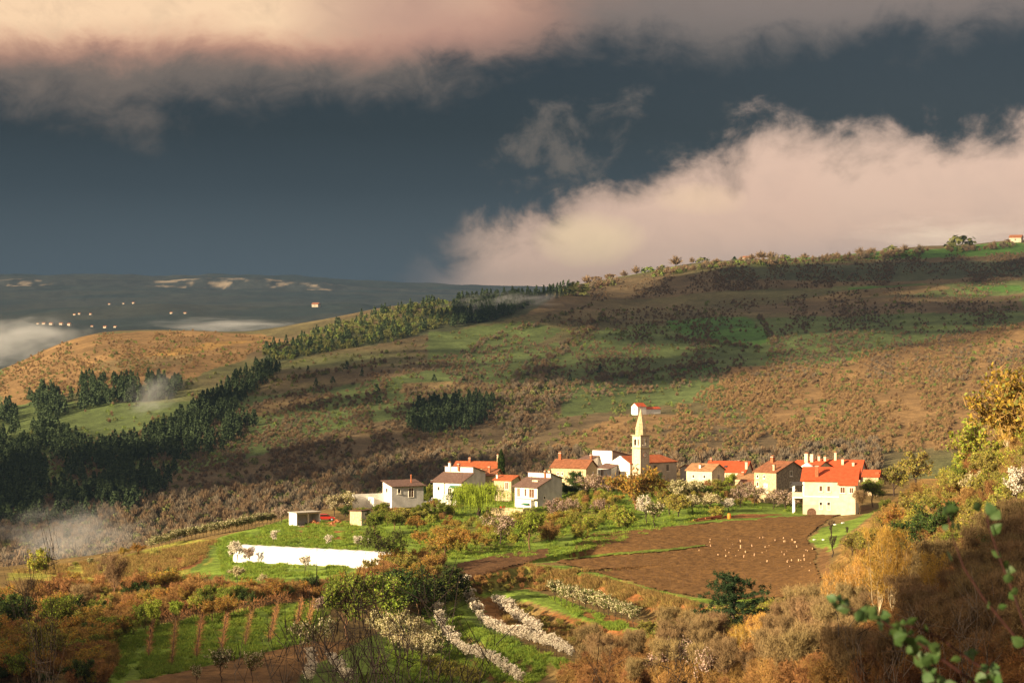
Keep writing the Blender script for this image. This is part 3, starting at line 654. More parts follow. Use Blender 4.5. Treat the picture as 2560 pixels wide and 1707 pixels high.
    # tower
    ex = Vector((math.cos(R(A)), -math.sin(R(A)), 0)); ey = Vector((math.sin(R(A)), math.cos(R(A)), 0))
    c = h.o.location + ey * .55 + ex * 2.92
    h = House('bell_tower', 'tall stone bell tower with pointed spire and clock beside the church nave', 1600, 1214, 537, A, 'tower')
    h.o.location = c
    W = 2.9; z1, z2, z3, z4 = 9.1, 12.15, 13.85, 18.7
    h.part('shaft', MB().box(-W, 0, 0, W, -3, z1), 'tower_stone')
    q = MB(); k = 0
    zq = 0.0
    while zq < z1 - .6:
        e = .42 if k % 2 else .26
        q.box(-e, .035, -.035, .55, zq, zq + .42); q.box(-.6, .034, W - e, W + .035, zq + .02, zq + .44)
        q.box(-W - .035, -W + e, -.034, .5, zq, zq + .42)
        zq += .46; k += 1
    h.part('quoins', q, 'plaster_beige_and_shaded')['kind'] = 'stuff'
    h.part('cornice', MB().box(-W - .22, .22, -.22, W + .22, z1 + .002, z1 + .28), 'stone_pale')
    bz = z1 + .284
    # belfry: four corner piers, middle columns and arched heads leave real openings
    p = .62; m = MB()
    for x0 in (-W, -p):
        for y0 in (0, W - p): m.box(x0, x0 + p, y0, y0 + p, bz, z2)
    h.part('belfry_piers', m, 'tower_stone')
    m = MB(); m.box(-W + p + .002, -p - .002, .02, W - .02, z2 - .62, z2 - .002); m.box(-W + .02, -.02, p + .002, W - p - .002, z2 - .62, z2 - .003)
    h.part('belfry_lintels', m, 'tower_stone')
    m = MB(); m.box(-W + p + .002, -p - .002, .03, .5, bz, bz + .5); m.box(-.5, -.03, p + .002, W - p - .002, bz, bz + .5)
    m.box(-W + .03, -W + .5, p + .002, W - p - .002, bz, bz + .5); m.box(-W + p + .002, -p - .002, W - .5, W - .03, bz, bz + .5)
    h.part('belfry_parapet', m, 'tower_stone')
    for cx, cy in ((-W / 2, .25), (-.25, W / 2)):
        h.part('column', MB().ngon(cx, cy, .17, .15, bz + .5, z2 - .62, 8), 'plaster_white')
        for e in (-1, 1):
            # half-round arch heads
            ang = [math.pi * i / 8 for i in range(9)]; hw = .40
            base = [(-hw, 0), (-hw, .42), (hw, .42), (hw, 0)] + [(hw * math.cos(t), .34 * math.sin(t)) for t in ang[1:-1]]
            off = e * .42; z = z2 - 1.04
            if cy < .3: poly = [(cx + off + a, z + b) for a, b in base]; h.part('arch', MB().prism(poly, cy - .18, cy + .18, 'y'), 'plaster_white')
            else: poly = [(cy + off + a, z + b) for a, b in base]; h.part('arch', MB().prism(poly, cx - .18, cx + .18, 'x'), 'plaster_white')
    bell = h.part('bell', MB().ngon(-W / 2, W / 2, .48, .30, bz + .9, bz + 1.5, 10).ngon(-W / 2, W / 2, .30, .12, bz + 1.502, bz + 1.75, 10), 'iron')
    h.part('belfry_floor', MB().box(-W + .1, -.1, .1, W - .1, bz - .002, bz + .05), 'dark_inside')
    h.part('top_cornice', MB().box(-W - .14, .14, -.14, W + .14, z2 + .002, z2 + .14).box(-W - .3, .3, -.3, W + .3, z2 + .142, z2 + .3), 'stone_pale')
    h.part('drum', MB().ngon(-W / 2, W / 2, 1.42, 1.36, z2 + .304, z3, 8, R(22.5)), 'stone_pale')
    h.part('spire', MB().ngon(-W / 2, W / 2, 1.46, .06, z3 + .002, z4, 8, R(22.5)), 'stone_pale')
    h.part('finial', MB().ngon(-W / 2, W / 2, .10, .10, z4 + .002, z4 + .22, 8).box(-W / 2 - .03, -W / 2 + .03, W / 2 - .03, W / 2 + .03, z4 + .222, z4 + .9).box(-W / 2 - .22, -W / 2 + .22, W / 2 - .028, W / 2 + .028, z4 + .6, z4 + .68), 'iron')
    ck = MB(); n = 20
    ck.add([(0.06, W / 2 + .58 * math.cos(2 * math.pi * i / n), 7.55 + .58 * math.sin(2 * math.pi * i / n)) for i in range(n)] + [(0.0, W / 2 + .58 * math.cos(2 * math.pi * i / n), 7.55 + .58 * math.sin(2 * math.pi * i / n)) for i in range(n)],
           [tuple(range(n)), tuple(range(n, 2 * n))[::-1]] + [(i, n + i, n + (i + 1) % n, (i + 1) % n) for i in range(n)])
    cf = h.part('clock_face', ck, 'trim')
    h.part('clock_ring', MB().tube([(.08, W / 2 + .60 * math.cos(2 * math.pi * i / 20), 7.55 + .60 * math.sin(2 * math.pi * i / 20)) for i in range(21)], .06, 4), 'wood_red', cf)
    h.part('clock_hands', MB().tube([(.09, W / 2, 7.55), (.09, W / 2 - .05, 7.95)], .03, 4).tube([(.092, W / 2, 7.55), (.092, W / 2 + .26, 7.45)], .035, 4), 'iron', cf)
    # lean-to right of the nave
    h = House('church_annex', 'low lean-to annex with dark red roof at the right end of the church', 1726, 1208, 548, 50)
    gable_y(h, -3.6, 0, 4.2, 3.6, 4.4, 'plaster_grey_and_shaded', 'tile_old'); h.win('R', 1.6, .8, .8, 1.7, pane='dark_inside', name='door', sill=False)
    # cluster right of the church
    h = House('cream_cottage', 'cream cottage with tan tiled roof and gable, right of the church', 1779.6, 1206, 532, 33)
    gable_x(h, -6.9, 0, 6.6, 2.75, 4.2, 'plaster_cream', 'tile_tan'); h.chim(-3.7, 1.0, 2.9, 4.0, .45, 'plaster_white'); h.win('R', 3.4, .2, .8, 1.5, pane='wood_dark', name='door', sill=False); h.win('F', -5.0, 1.0, .5, .7); h.win('F', -2.0, 1.0, .5, .7)
    h = House('red_roofed_house', 'house with broad bright red roof, skylight and antenna behind the cream cottage', 1862, 1206, 566, 18)
    gable_x(h, -10.4, 0, 9.0, 2.6, 5.0, 'plaster_cream', 'tile_new_red', yr=5.6); h.chim(-10.0, 5.2, 4.4, 5.6, .5); h.chim(.1, 1.6, 2.8, 5.0, .6, 'plaster_cream')
    h.part('skylight', MB().slab([(-5.9, 2.0, 3.75), (-5.1, 2.0, 3.75), (-5.1, 2.8, 4.1), (-5.9, 2.8, 4.1)], .08), 'glass')
    h.part('antenna', MB().tube([(-2.3, 5.0, 4.6), (-2.3, 5.0, 9.4)], .04).tube([(-3.2, 5.0, 9.2), (-1.4, 5.0, 9.2)], .03), 'iron'); h.part('dish', MB().ngon(-2.6, 5.0, .1, .5, 5.2, 5.4, 10), 'trim')
    h = House('tan_roofed_shed', 'small shed with tan tiled roof and round chimney below the red roofed house', 1883, 1216, 527, 26)
    gable_x(h, -4.6, 0, 4.4, 1.75, 2.75, 'stone', 'tile_tan', yr=3.4); h.chim(-3.3, 2.0, 2.2, 3.2, .5)
    h = House('brown_lean_to', 'brown roofed lean-to between the small tan shed and the tall stone house', 1889, 1229, 516, 26)
    gable_x(h, -4.4, 0, 3.6, 1.3, 2.5, 'stone', 'tile_old', yr=3.2); h.part('white_gate_wall', MB().box(-.2, 1.0, 1.4, 1.7, -1.5, 3.3), 'plaster_white')
    # big stone house
    h = House('tall_stone_house', 'tall three-storey stone house with brown tiled roof and pale window frames', 1940, 1236, 502, 44)
    gable_x(h, -6.2, 0, 11.0, 4.95, 7.15, 'stone_pale', 'tile_old', yr=6.2)
    h.part('shaded_gable_wall', MB().prism([(0.003, -2.5), (10.997, -2.5), (10.997, 4.93), (6.2, 7.12), (0.003, 4.93)], .002, .06, 'x'), 'stone_shaded')  # darker stone sheet carries this side's shade in its colour
    h.chim(-4.9, 5.2, 6.3, 8.1, .75, 'brick_red'); h.chim(-1.2, .9, 4.9, 6.5, .5, 'stone_pale')
    h.win('F', -5.2, 3.6, .45, .6); h.win('F', -3.3, 3.6, .45, .6); h.win('F', -5.2, 1.7, .5, .9, pane='wood_dark'); h.win('F', -2.9, .2, .95, 2.1, pane='trim', name='door', sill=False)
    for y, z in ((5.6, 4.0), (5.6, 1.5)): h.win('R', y, z, .85, 1.1, at=.06)
    h.part('step', MB().box(-4.4, -1.8, -1.2, -.02, -2, .1), 'stone_pale')
    # white gabled house between
    h = House('white_gabled_house', 'white gabled house with red roof and cluster of chimneys behind the stone house', 2040, 1214, 530, 38)
    gable_x(h, -7.5, 0, 8.4, 3.9, 5.55, 'plaster_cream', 'tile_new_red')
    h.part('front_gable', MB().prism([(-4.0, -2), (-.2, -2), (-.2, 4.3), (-2.1, 5.5), (-4.0, 4.3)], -.9, -.01, 'y'), 'plaster_white'); h.win('F', -3.0, 2.0, .7, 1.0, at=-.9)
    h.chim(-4.5, 3.4, 5.2, 7.3, .9, 'plaster_cream'); h.chim(-3.2, 3.8, 5.3, 7.3, .8, 'plaster_cream', False)
    h = House('large_red_roofed_house', 'large house with long red roof and row of chimneys, rearmost on the right', 2150, 1214, 568, 18)
    gable_x(h, -14.0, 0, 10.5, 3.2, 6.2, 'plaster_beige_and_shaded', 'tile_new_red', yr=5.4)
    for x, y, z in ((-13.2, 3.2, 7.0), (-11.2, 3.6, 7.1), (-9.6, 3.4, 7.0), (-7.2, 5.2, 8.0), (-5.0, 3.4, 6.4), (-2.2, 3.0, 5.6)): h.chim(x, y, 4.4, z, .6, 'plaster_cream')
    h.win('F', -3, 1, .8, 1.2)
    # big house front right
    h = House('cream_house', 'large cream two-storey house with bright red roof and pillared side porch', 2140, 1277, 482, 13)
    Wd = 11.5
    gable_x(h, -Wd, 0, 8.6, 6.55, 9.05, 'plaster_cream', 'tile_new_red', yr=5.2, ov=.55)
    h.part('front_bay', MB().prism([(-1.1, -2.5), (-.02, -2.5), (-.02, 6.4), (-1.1, 5.85)], -3.6, -.05, 'x'), 'plaster_cream')
    h.part('bay_roof', MB().slab([(-3.9, -1.7, 5.75), (.5, -1.7, 5.75), (.5, -.62, 6.42), (-3.9, -.62, 6.42)], .14), 'tile_new_red')
    h.part('storey_band', MB().box(-Wd - .02, -3.62, -.10, -.004, 2.9, 3.1), 'plaster_white')
    h.part('quoins', MB().box(-Wd - .06, -Wd + .35, -.06, .3, 3.12, 6.2), 'plaster_white')
    h.chim(-8.6, 1.4, 6.9, 9.5, .75, 'brick_red')
    for x in (-7.6, -5.9): h.win('F', x, 4.2, .6, 1.15, pane='wood_dark')
    h.win('F', -2.8, 4.0, .95, 1.2, at=-1.1, pane='wood_dark'); h.win('F', -.9, 4.0, .8, 1.1, at=-1.1, pane='wood_dark', shutters=None)
    h.win('F', -7.6, .3, .55, 1.5, pane='glass', sill=False); h.win('F', -5.9, .2, .6, 1.6, pane='glass', sill=False, name='door')
    ang = [math.pi * i / 8 for i in range(9)]
    h.part('cellar_arch', MB().prism([(-9.6 + 1.0 * math.cos(t), -.5 + 1.0 * math.sin(t)) for t in ang] + [(-10.6, -1.5), (-8.6, -1.5)], -.06, -.004, 'y'), 'wood_dark')
    h.part('base_plaster', MB().box(-Wd - .03, -3.62, -.05, -.0035, -2.5, 1.2), 'plaster_beige_and_shaded')
    p = h.part('porch', MB().box(-Wd - 2.3, -Wd - .07, -.1, 3.0, 2.6, 2.9), 'plaster_white')
    h.part('porch_parapet', MB().box(-Wd - 2.3, -Wd - .07, -.1, .05, 2.902, 3.9), 'plaster_cream', p)
    h.part('porch_roof', MB().slab([(-Wd - 2.6, -.4, 5.4), (-Wd - .07, -.4, 5.6), (-Wd - .07, 3.1, 6.1), (-Wd - 2.6, 3.1, 5.9)], .16), 'iron', p)
    for y in (0.0, 2.8): h.part('porch_post', MB().box(-Wd - 2.28, -Wd - 2.0, y - .1, y + .16, -2.5, 2.59).box(-Wd - 2.28, -Wd - 2.04, y - .08, y + .12, 3.902, 5.3), 'plaster_white', p)
    h = House('red_shed', 'small dark red roofed shed behind the right end of the cream house', 2196, 1240, 520, 18)
    gable_x(h, -3.6, 0, 3.2, 4.6, 5.9, 'stone', 'tile_new_red', yr=2.2); h.chim(-.4, 1.0, 4.6, 5.6, .8, 'brick_red', False)
    # long farm building on the left
    h = House('farm_barn', 'long grey barn with white end wall and red flue on the village left edge', 980, 1246, 475, 60, 'barn')
    h.part('wall', MB().prism([(-4.2, -2), (0, -2), (0, 2.55), (-4.2, 3.45)], 0, 7.6, 'y'), 'plaster_grey_and_shaded')
    h.part('end_wall', MB().prism([(-4.2, -2), (0, -2), (0, 2.55), (-4.2, 3.45)], -.08, -.002, 'y'), 'plaster_white')
    h.part('roof', MB().slab([(.5, -.4, 2.62), (.5, 8.0, 2.62), (-4.6, 8.0, 3.72), (-4.6, -.4, 3.72)], .14), 'tile_brown')
    h.part('flue', MB().ngon(-1.9, 5.6, .16, .16, 3.0, 4.7, 8).ngon(-1.9, 5.6, .26, .05, 4.702, 4.95, 8), 'brick_red')
    h.win('R', 1.7, 1.1, .6, .9); h.win('R', 4.6, .2, 1.1, 1.9, pane='wood_dark', sill=False, name='door'); h.win('F', -2.2, 1.2, .7, .9, at=-.08)
    h.part('yard_wall', MB().box(-3.9, -3.5, -7.5, -.09, -2.0, .95).box(-3.499, -.2, -4.3, -4.0, -2.0, .35), 'plaster_white')
    # open garage
    h = House('open_garage', 'white flat-roofed double garage with two dark open bays at the terrace end', 741.6, 1313, 452, 52, 'garage')
    h.part('wall', MB().box(-2.9, 0, 0, .18, -1.5, 2.45).box(-2.9, -2.72, .182, 5.7, -1.5, 2.45).box(-2.719, 0, 5.52, 5.7, -1.5, 2.45), 'plaster_white')
    h.part('pillar', MB().box(-.3, .0, 2.75, 3.0, -1.5, 2.2), 'plaster_cream'); h.part('lintel', MB().box(-.3, .0, .182, 5.518, 2.2, 2.45), 'plaster_cream')
    h.part('roof', MB().box(-3.1, .25, -.2, 5.9, 2.452, 2.62), 'concrete'); h.part('floor', MB().box(-2.71, .6, .19, 5.51, -1.4, -.1), 'concrete')
    h = House('stone_hut', 'small stone hut with dark flat roof and square window near the garage', 903, 1302, 448, 42, 'hut')
    h.part('wall', MB().box(-3.3, 0, 0, 2.7, -1.5, 1.9), 'stone_pale'); h.part('shaded_side_wall', MB().box(.002, .05, .003, 2.697, -1.5, 1.89), 'plaster_grey_and_shaded')  # grey sheet puts the right side's shade into its colour
    h.part('roof', MB().slab([(-3.6, -.3, 1.98), (.35, -.3, 2.12), (.35, 3.0, 2.32), (-3.6, 3.0, 2.18)], .12), 'wood_dark'); h.win('R', 1.2, .9, .55, .6, at=.05, sill=False)
    # polytunnel
    ga = ground([583, 985], [1405, 1429], 300, 480); a, b = Vector(ga[0]), Vector(ga[1])
    L = (b - a).length; rz = math.atan2(b.y - a.y, b.x - a.x)
    o = empty('polytunnel', a, rz); o.rotation_euler[1] = -math.asin((b.z - a.z) / L)
    tag(o, 'long white plastic polytunnel on the green terrace below the garage', 'greenhouse')
    n = 14; w, hgt = 5.4, 3.05
    arc = [(w / 2 - w / 2 * math.cos(math.pi * i / n), hgt * math.sin(math.pi * i / n) ** .72) for i in range(n + 1)]
    seg = 11
    for i in range(seg):
        x0, x1 = L * i / seg, L * (i + 1) / seg
        vs = []; NX = 4
        for j in range(NX + 1):
            sag = 1 - .018 * math.sin(math.pi * j / NX)
            vs += [(x0 + (x1 - x0) * j / NX, w / 2 + (p - w / 2) * sag, -.1 + q * sag) for p, q in arc]
        fs = [(j * (n + 1) + k, j * (n + 1) + k + 1, (j + 1) * (n + 1) + k + 1, (j + 1) * (n + 1) + k) for j in range(NX) for k in range(n)]
        MB().add(vs, fs).build('cover_panel', 'membrane', o)
    for i in range(seg + 1):
        x = L * i / seg
        MB().tube([(x, w / 2 + (p - w / 2) * 1.01, -.1 + q * 1.01) for p, q in arc], .045, 4).build('hoop', 'trim', o)
    for x in (0.0, L): MB().add([(x, p, q - .1) for p, q in arc], [tuple(range(n + 1))]).build('end_sheet', 'membrane', o)
    # chapel-like farmhouse up on the far slope
    h = House('hillside_farmhouse', 'tiny white farmhouse with red roof on the hillside behind the spire', 1594, 1038, 1330, 55)
    h.o.location = Vector(ground([1594], [1037], 1000)[0]); 
    gable_y(h, -6.5, 0, 7, 5.2, 7.4, 'plaster_white', 'tile_new_red'); h.win('F', -3.2, 3.0, .9, 1.2)
    h.part('long_wing', MB().prism([(-5.2, -1), (-.3, -1), (-.3, 3.4), (-2.75, 4.6), (-5.2, 3.4)], 7.002, 19, 'y'), 'plaster_white')
    h.part('wing_roof', MB().slab([(0, 7.4, 3.55), (0, 19.3, 3.55), (-2.75, 19.3, 4.9), (-2.75, 7.4, 4.9)], .15).slab([(-5.5, 19.3, 3.55), (-5.5, 7.4, 3.55), (-2.755, 7.4, 4.9), (-2.755, 19.3, 4.9)], .15), 'tile_new_red')
def stone_wall_thing(name, label, pts, hgt, y0=440.0, th=.5, mat='stone_pale'):
    g = ground([p[0] for p in pts], [p[1] for p in pts], y0, 620)
    o = empty(name, Vector(g[0])); tag(o, label, 'wall')
    rng = random.Random(len(label))
    courses = 4
    for i in range(len(g) - 1):
        A_, B_ = Vector(g[i]) - Vector(g[0]), Vector(g[i + 1]) - Vector(g[0]); d = B_ - A_; L = d.length; rz = math.atan2(d.y, d.x)
        core = MB().box(0, L, .04, th, -1.2, hgt - .06).build('core', mat, o); core.location = A_; core.rotation_euler = (0, 0, rz)
        m = MB(); z = 0.0
        for c in range(courses):
            ch = hgt / courses; x = 0
            while x < L:
                w = rng.uniform(.4, .9); e = rng.uniform(0, .05)
                m.box(x + .02, min(x + w, L) - .02, -e, .05, z + .02, z + ch - .02); x += w
            z += ch
        s = m.build('facing_stones', mat, o); s['kind'] = 'stuff'; s.location = A_; s.rotation_euler = (0, 0, rz)
        cp = MB().box(-.02, L + .02, -.08, th + .06, hgt - .058, hgt + .1).build('coping', mat, o); cp.location = A_; cp.rotation_euler = (0, 0, rz)
m = material('tower_stone', (0.40, 0.34, 0.25), 0.95, 0.35, 2.6, 0.9, 4, col2=(0.58, 0.51, 0.39), detail=3)
village()
stone_wall_thing('terrace_wall', 'dry stone terrace wall under the grey and white stepped house', [(1215, 1288), (1262, 1289), (1307, 1291)], 1.7)
stone_wall_thing('garden_wall', 'dry stone garden wall left of the willow below the white house', [(1062, 1284), (1100, 1285), (1135, 1287)], 1.2)
stone_wall_thing('lane_wall', 'grey rendered lane wall running down behind the grey and white stepped house', [(1402, 1238), (1430, 1230), (1460, 1222)], 2.0, 470, mat='plaster_grey_and_shaded')
# ------------------------------------------------------------------ plant materials
def leafmat(n, c, v=.35, tr=.35, ov=.5): return material(n, c, .8, v, 1.2, spec=.15, trans=tr, obj_var=ov)
leafmat('leaf_young', (0.25, 0.315, 0.036)); leafmat('leaf_green', (0.110, 0.150, 0.024)); leafmat('leaf_dark', (0.045, 0.078, 0.020)); leafmat('leaf_olive', (0.185, 0.185, 0.042))
leafmat('leaf_yellow', (0.34, 0.30, 0.045)); leafmat('leaf_orange', (0.33, 0.195, 0.030)); leafmat('leaf_russet', (0.25, 0.130, 0.035)); leafmat('leaf_brown', (0.20, 0.125, 0.045)); leafmat('leaf_gold', (0.46, 0.28, 0.050))
leafmat('petal_white', (0.74, 0.67, 0.54), .12, .25, .15); leafmat('petal_cream', (0.62, 0.55, 0.34), .2, .25, .2); leafmat('petal_pink', (0.55, 0.40, 0.33), .25, .25, .3); leafmat('petal_grey', (0.36, 0.29, 0.22), .3, .2, .3)
leafmat('needle', (0.026, 0.048, 0.016), .4, .1, .5); leafmat('willow_leaf', (0.27, 0.33, 0.030), .3, .4, .1); leafmat('grass_blade', (0.17, 0.235, 0.032), .4, .3, .7); leafmat('dry_grass', (0.23, 0.155, 0.050), .4, .3, .7)
material('bark_dark', (0.045, 0.030, 0.022), .95, .4, 3, obj_var=.3); material('bark_shaded', (0.016, 0.011, 0.009), .95, .3, 3); material('bark_brown', (0.13, 0.075, 0.040), .95, .4, 3, obj_var=.4); material('bark_pale', (0.44, 0.34, 0.21), .95, .3, 3, obj_var=.2); material('twig_gold', (0.44, 0.26, 0.060), .9, .3, 3, obj_var=.3); material('twig_russet', (0.25, 0.130, 0.046), .9, .3, 3, obj_var=.5); material('twig_grey', (0.215, 0.145, 0.068), .9, .3, 3, obj_var=.5)
leafmat('far_needle', (0.050, 0.074, 0.032), .35, .1, 0); leafmat('far_brown', (0.215, 0.145, 0.082), .35, .2, 0); leafmat('far_grey', (0.190, 0.150, 0.102), .35, .2, 0); leafmat('far_russet', (0.245, 0.152, 0.076), .35, .2, 0); leafmat('far_olive', (0.150, 0.155, 0.050), .35, .2, 0); leafmat('far_green', (0.165, 0.215, 0.050), .35, .2, 0); leafmat('far_orange', (0.29, 0.190, 0.086), .35, .2, 0)
# ------------------------------------------------------------------ plant generator
class Plant:
    def __init__(s, seed): s.r = np.random.default_rng(seed); s.tv = []; s.tf = []; s.nt = 0; s.cv = []; s.cm = []
    def tube(s, pts, r0, r1, n=4):
        P = np.asarray(pts, float); k = len(P); d = np.gradient(P, axis=0); d /= np.linalg.norm(d, axis=1, keepdims=True) + 1e-9
        a = np.cross(d, [0.31, 0.87, 0.2]); a /= np.linalg.norm(a, axis=1, keepdims=True) + 1e-9; b = np.cross(d, a)
        rr = np.linspace(r0, r1, k)[:, None]; ang = 2 * np.pi * np.arange(n) / n
        V = P[:, None] + (a[:, None] * np.cos(ang)[None, :, None] + b[:, None] * np.sin(ang)[None, :, None]) * rr[:, None]
        i = np.arange(k - 1)[:, None] * n; j = np.arange(n)[None]; j2 = (j + 1) % n
        f = np.stack([i + j, i + j2, i + n + j2, i + n + j], -1).reshape(-1, 4) + s.nt
        s.tv.append(V.reshape(-1, 3)); s.tf.append(f); s.nt += k * n
    def quads(s, Q, m):
        s.cv.append(np.asarray(Q).reshape(-1, 4, 3)); s.cm.append(np.full(len(s.cv[-1]), m))
    def twigs(s, p, q, w, m):
        p = np.asarray(p); q = np.asarray(q); d = q - p
        side = np.cross(d, s.r.normal(size=d.shape)); side /= np.linalg.norm(side, axis=1, keepdims=True) + 1e-9
        s.quads(np.stack([p - side * w, p + side * w, q + side * w * .35, q - side * w * .35], 1), m)
    def leaves(s, c, size, m, asp=1.3, up=0.0):
        c = np.asarray(c); n = len(c)
        a = s.r.normal(size=(n, 3)); a /= np.linalg.norm(a, axis=1, keepdims=True)
        b = np.cross(a, s.r.normal(size=(n, 3))); b /= np.linalg.norm(b, axis=1, keepdims=True) + 1e-9
        sz = size * s.r.uniform(.6, 1.3, (n, 1))
        s.quads(np.stack([c - a * sz * asp, c + b * sz * .8, c + a * sz * asp, c - b * sz * .8], 1), m)
    def path(s, a, b, k=5, sag=0.0, wig=0.05):
        a = np.asarray(a, float); b = np.asarray(b, float); t = np.linspace(0, 1, k)[:, None]
        P = a + (b - a) * t; L = np.linalg.norm(b - a); P[1:-1] += s.r.normal(size=(k - 2, 3)) * wig * L
        P[:, 2] += sag * L * (t * (1 - t) * 4)[:, 0]
        return P
    def meshes(s, name, bark, crown):
        tm = np_mesh(name + '_trunk', np.concatenate(s.tv), np.concatenate(s.tf), [MATS[bark]], smooth=True) if s.tv else None
        Q = np.concatenate(s.cv); n = len(Q)
        cm = np_mesh(name + '_crown', Q.reshape(-1, 3), np.arange(4 * n).reshape(-1, 4), [MATS[c] for c in crown], np.concatenate(s.cm))
        return tm, cm
    def joined(s, name, bark, crown):
        V = []; Fs = []; M = []; o = 0
        if s.tv:
            V.append(np.concatenate(s.tv)); Fs.append(np.concatenate(s.tf)); M.append(np.zeros(len(Fs[-1]), int)); o = len(V[-1])
        Q = np.concatenate(s.cv); V.append(Q.reshape(-1, 3)); Fs.append(np.arange(4 * len(Q)).reshape(-1, 4) + o); M.append(np.concatenate(s.cm) + 1)
        return np_mesh(name, np.concatenate(V), np.concatenate(Fs), [MATS[bark]] + [MATS[c] for c in crown], np.concatenate(M))
def unit(v): return v / (np.linalg.norm(v, axis=-1, keepdims=True) + 1e-9)
def gen_tree(seed, H=6, W=5, clear=1.3, limbs=9, sub=6, tw=8, leaf=1400, size=.13, r=.14, shape='round', mats=(0, 1), twl=.7, tww=.018, mix=None, clump=.45):
    """trunk, limbs, twigs and a leaf-sized face at each twig; crown faces carry material 0 (twigs) and 1.. (leaves)"""
    p = Plant(seed); g = p.r; top = np.array([g.normal() * .06 * W, g.normal() * .06 * W, clear + (H - clear) * (.55 if shape != 'vase' else .35)])
    if shape != 'shrub': tr = p.path((0, 0, -.5), top, 6, 0, .025); p.tube(tr, r, r * .55, 6)
    anchors = []; base_z = clear; hz = H - clear
    for i in range(limbs):
        az = 2 * np.pi * (i + g.uniform(-.35, .35)) / limbs * 2.4; u = g.uniform(0, 1)
        if shape == 'round': e = np.arcsin(np.clip(g.uniform(-.35, 1), -1, 1)); rad = np.array([np.cos(e) * np.cos(az) * W / 2, np.cos(e) * np.sin(az) * W / 2, np.sin(e) * hz * .5]) * g.uniform(.72, 1.0); end = np.array([0, 0, clear + hz * .5]) + rad
        elif shape == 'vase': k = g.uniform(.15, 1) ** .7; end = np.array([np.cos(az) * W / 2 * k, np.sin(az) * W / 2 * k, clear + hz * (1.0 - .30 * k * g.uniform(.4, 1))])
        elif shape == 'shrub': k = g.uniform(.1, 1) ** .6; end = np.array([np.cos(az) * W / 2 * k, np.sin(az) * W / 2 * k, H * (1 - .45 * k * k) * g.uniform(.75, 1)])
        else: k = u; end = np.array([np.cos(az) * W / 2 * k, np.sin(az) * W / 2 * k, clear + hz * g.uniform(.2, 1)])
        if shape == 'shrub': st = np.array([g.normal() * .1 * W * .3, g.normal() * .1 * W * .3, -.3])
        else: st = tr[min(5, 2 + int(g.integers(0, 4)))] if shape == 'round' else tr[min(5, 3 + int(g.integers(0, 3)))]
        L = p.path(st, end, 6, .08 if shape == 'round' else -.06, .035)
        p.tube(L, r * .42, r * .08, 4 if shape != 'shrub' else 3)
        for q in L[2:]: anchors.append(q)
        for j in range(sub):
            b0 = L[int(g.integers(2, 6))]; dv = unit(g.normal(size=3) + (0, 0, .35) + unit(end - st) * .9)
            b1 = b0 + dv * W * g.uniform(.10, .24)
            if b1[2] > H: b1[2] = H - g.uniform(0, .2)
            p.tube(p.path(b0, b1, 3, 0, .05), r * .13, r * .05, 3); anchors += [b1, .5 * (b0 + b1)]
    A = np.array(anchors)
    n = max(1, int(len(A) * tw)); s0 = A[g.integers(0, len(A), n)] + g.normal(size=(n, 3)) * .03 * W
    d = unit(g.normal(size=(n, 3)) + np.array([0, 0, .5 if shape != 'vase' else 1.6])); s1 = s0 + d * twl * g.uniform(.5, 1.2, (n, 1))
    p.twigs(s0, s1, tww, 0)
    if leaf:
        i = g.integers(0, n, leaf); t = g.uniform(.2, 1.05, (leaf, 1)); c = s0[i] + (s1[i] - s0[i]) * t + g.normal(size=(leaf, 3)) * clump * .12
        if mix is None: p.leaves(c, size, 1)
        else:
            k = int(leaf * mix); p.leaves(c[:k], size, 1); p.leaves(c[k:], size, 2)
    return p
def gen_willow(seed):
    p = Plant(seed); g = p.r; tr = p.path((0, 0, -.4), (.3, 0, 3.2), 5, 0, .04); p.tube(tr, .32, .22, 7)
    ends = []
    for i in range(26):
        az = g.uniform(0, 2 * np.pi); k = g.uniform(.2, 1); e = np.array([np.cos(az) * 4.6 * k - (1.2 if np.cos(az) < 0 else -.6) * k, np.sin(az) * 3.6 * k, 7.4 - 3.0 * k * k * (1.2 if np.cos(az) < 0 else .8)])
        L = p.path(tr[-1], e, 6, .22, .03); p.tube(L, .12, .03, 4); ends += [L[3], L[4], L[5]]
    E = np.array(ends); n = 1500
    s0 = E[g.integers(0, len(E), n)] + g.normal(size=(n, 3)) * (.55, .55, .25); ln = np.minimum(g.uniform(1.2, 4.6, (n, 1)), s0[:, 2:3] - .5)
    s1 = s0 + np.concatenate([g.normal(size=(n, 2)) * .22, -ln], 1); p.twigs(s0, s1, .02, 0)
    m = 15000; i = g.integers(0, n, m); c = s0[i] + (s1[i] - s0[i]) * g.uniform(0, 1, (m, 1)) + g.normal(size=(m, 3)) * .06
    a = np.stack([g.normal(size=m) * .03, g.normal(size=m) * .03, np.full(m, -.17)], 1); b = np.stack([g.normal(size=m), g.normal(size=m), np.zeros(m)], 1); b = unit(b) * .045
    p.quads(np.stack([c, c + a * .5 + b, c + a, c + a * .5 - b], 1), 1)
    return p
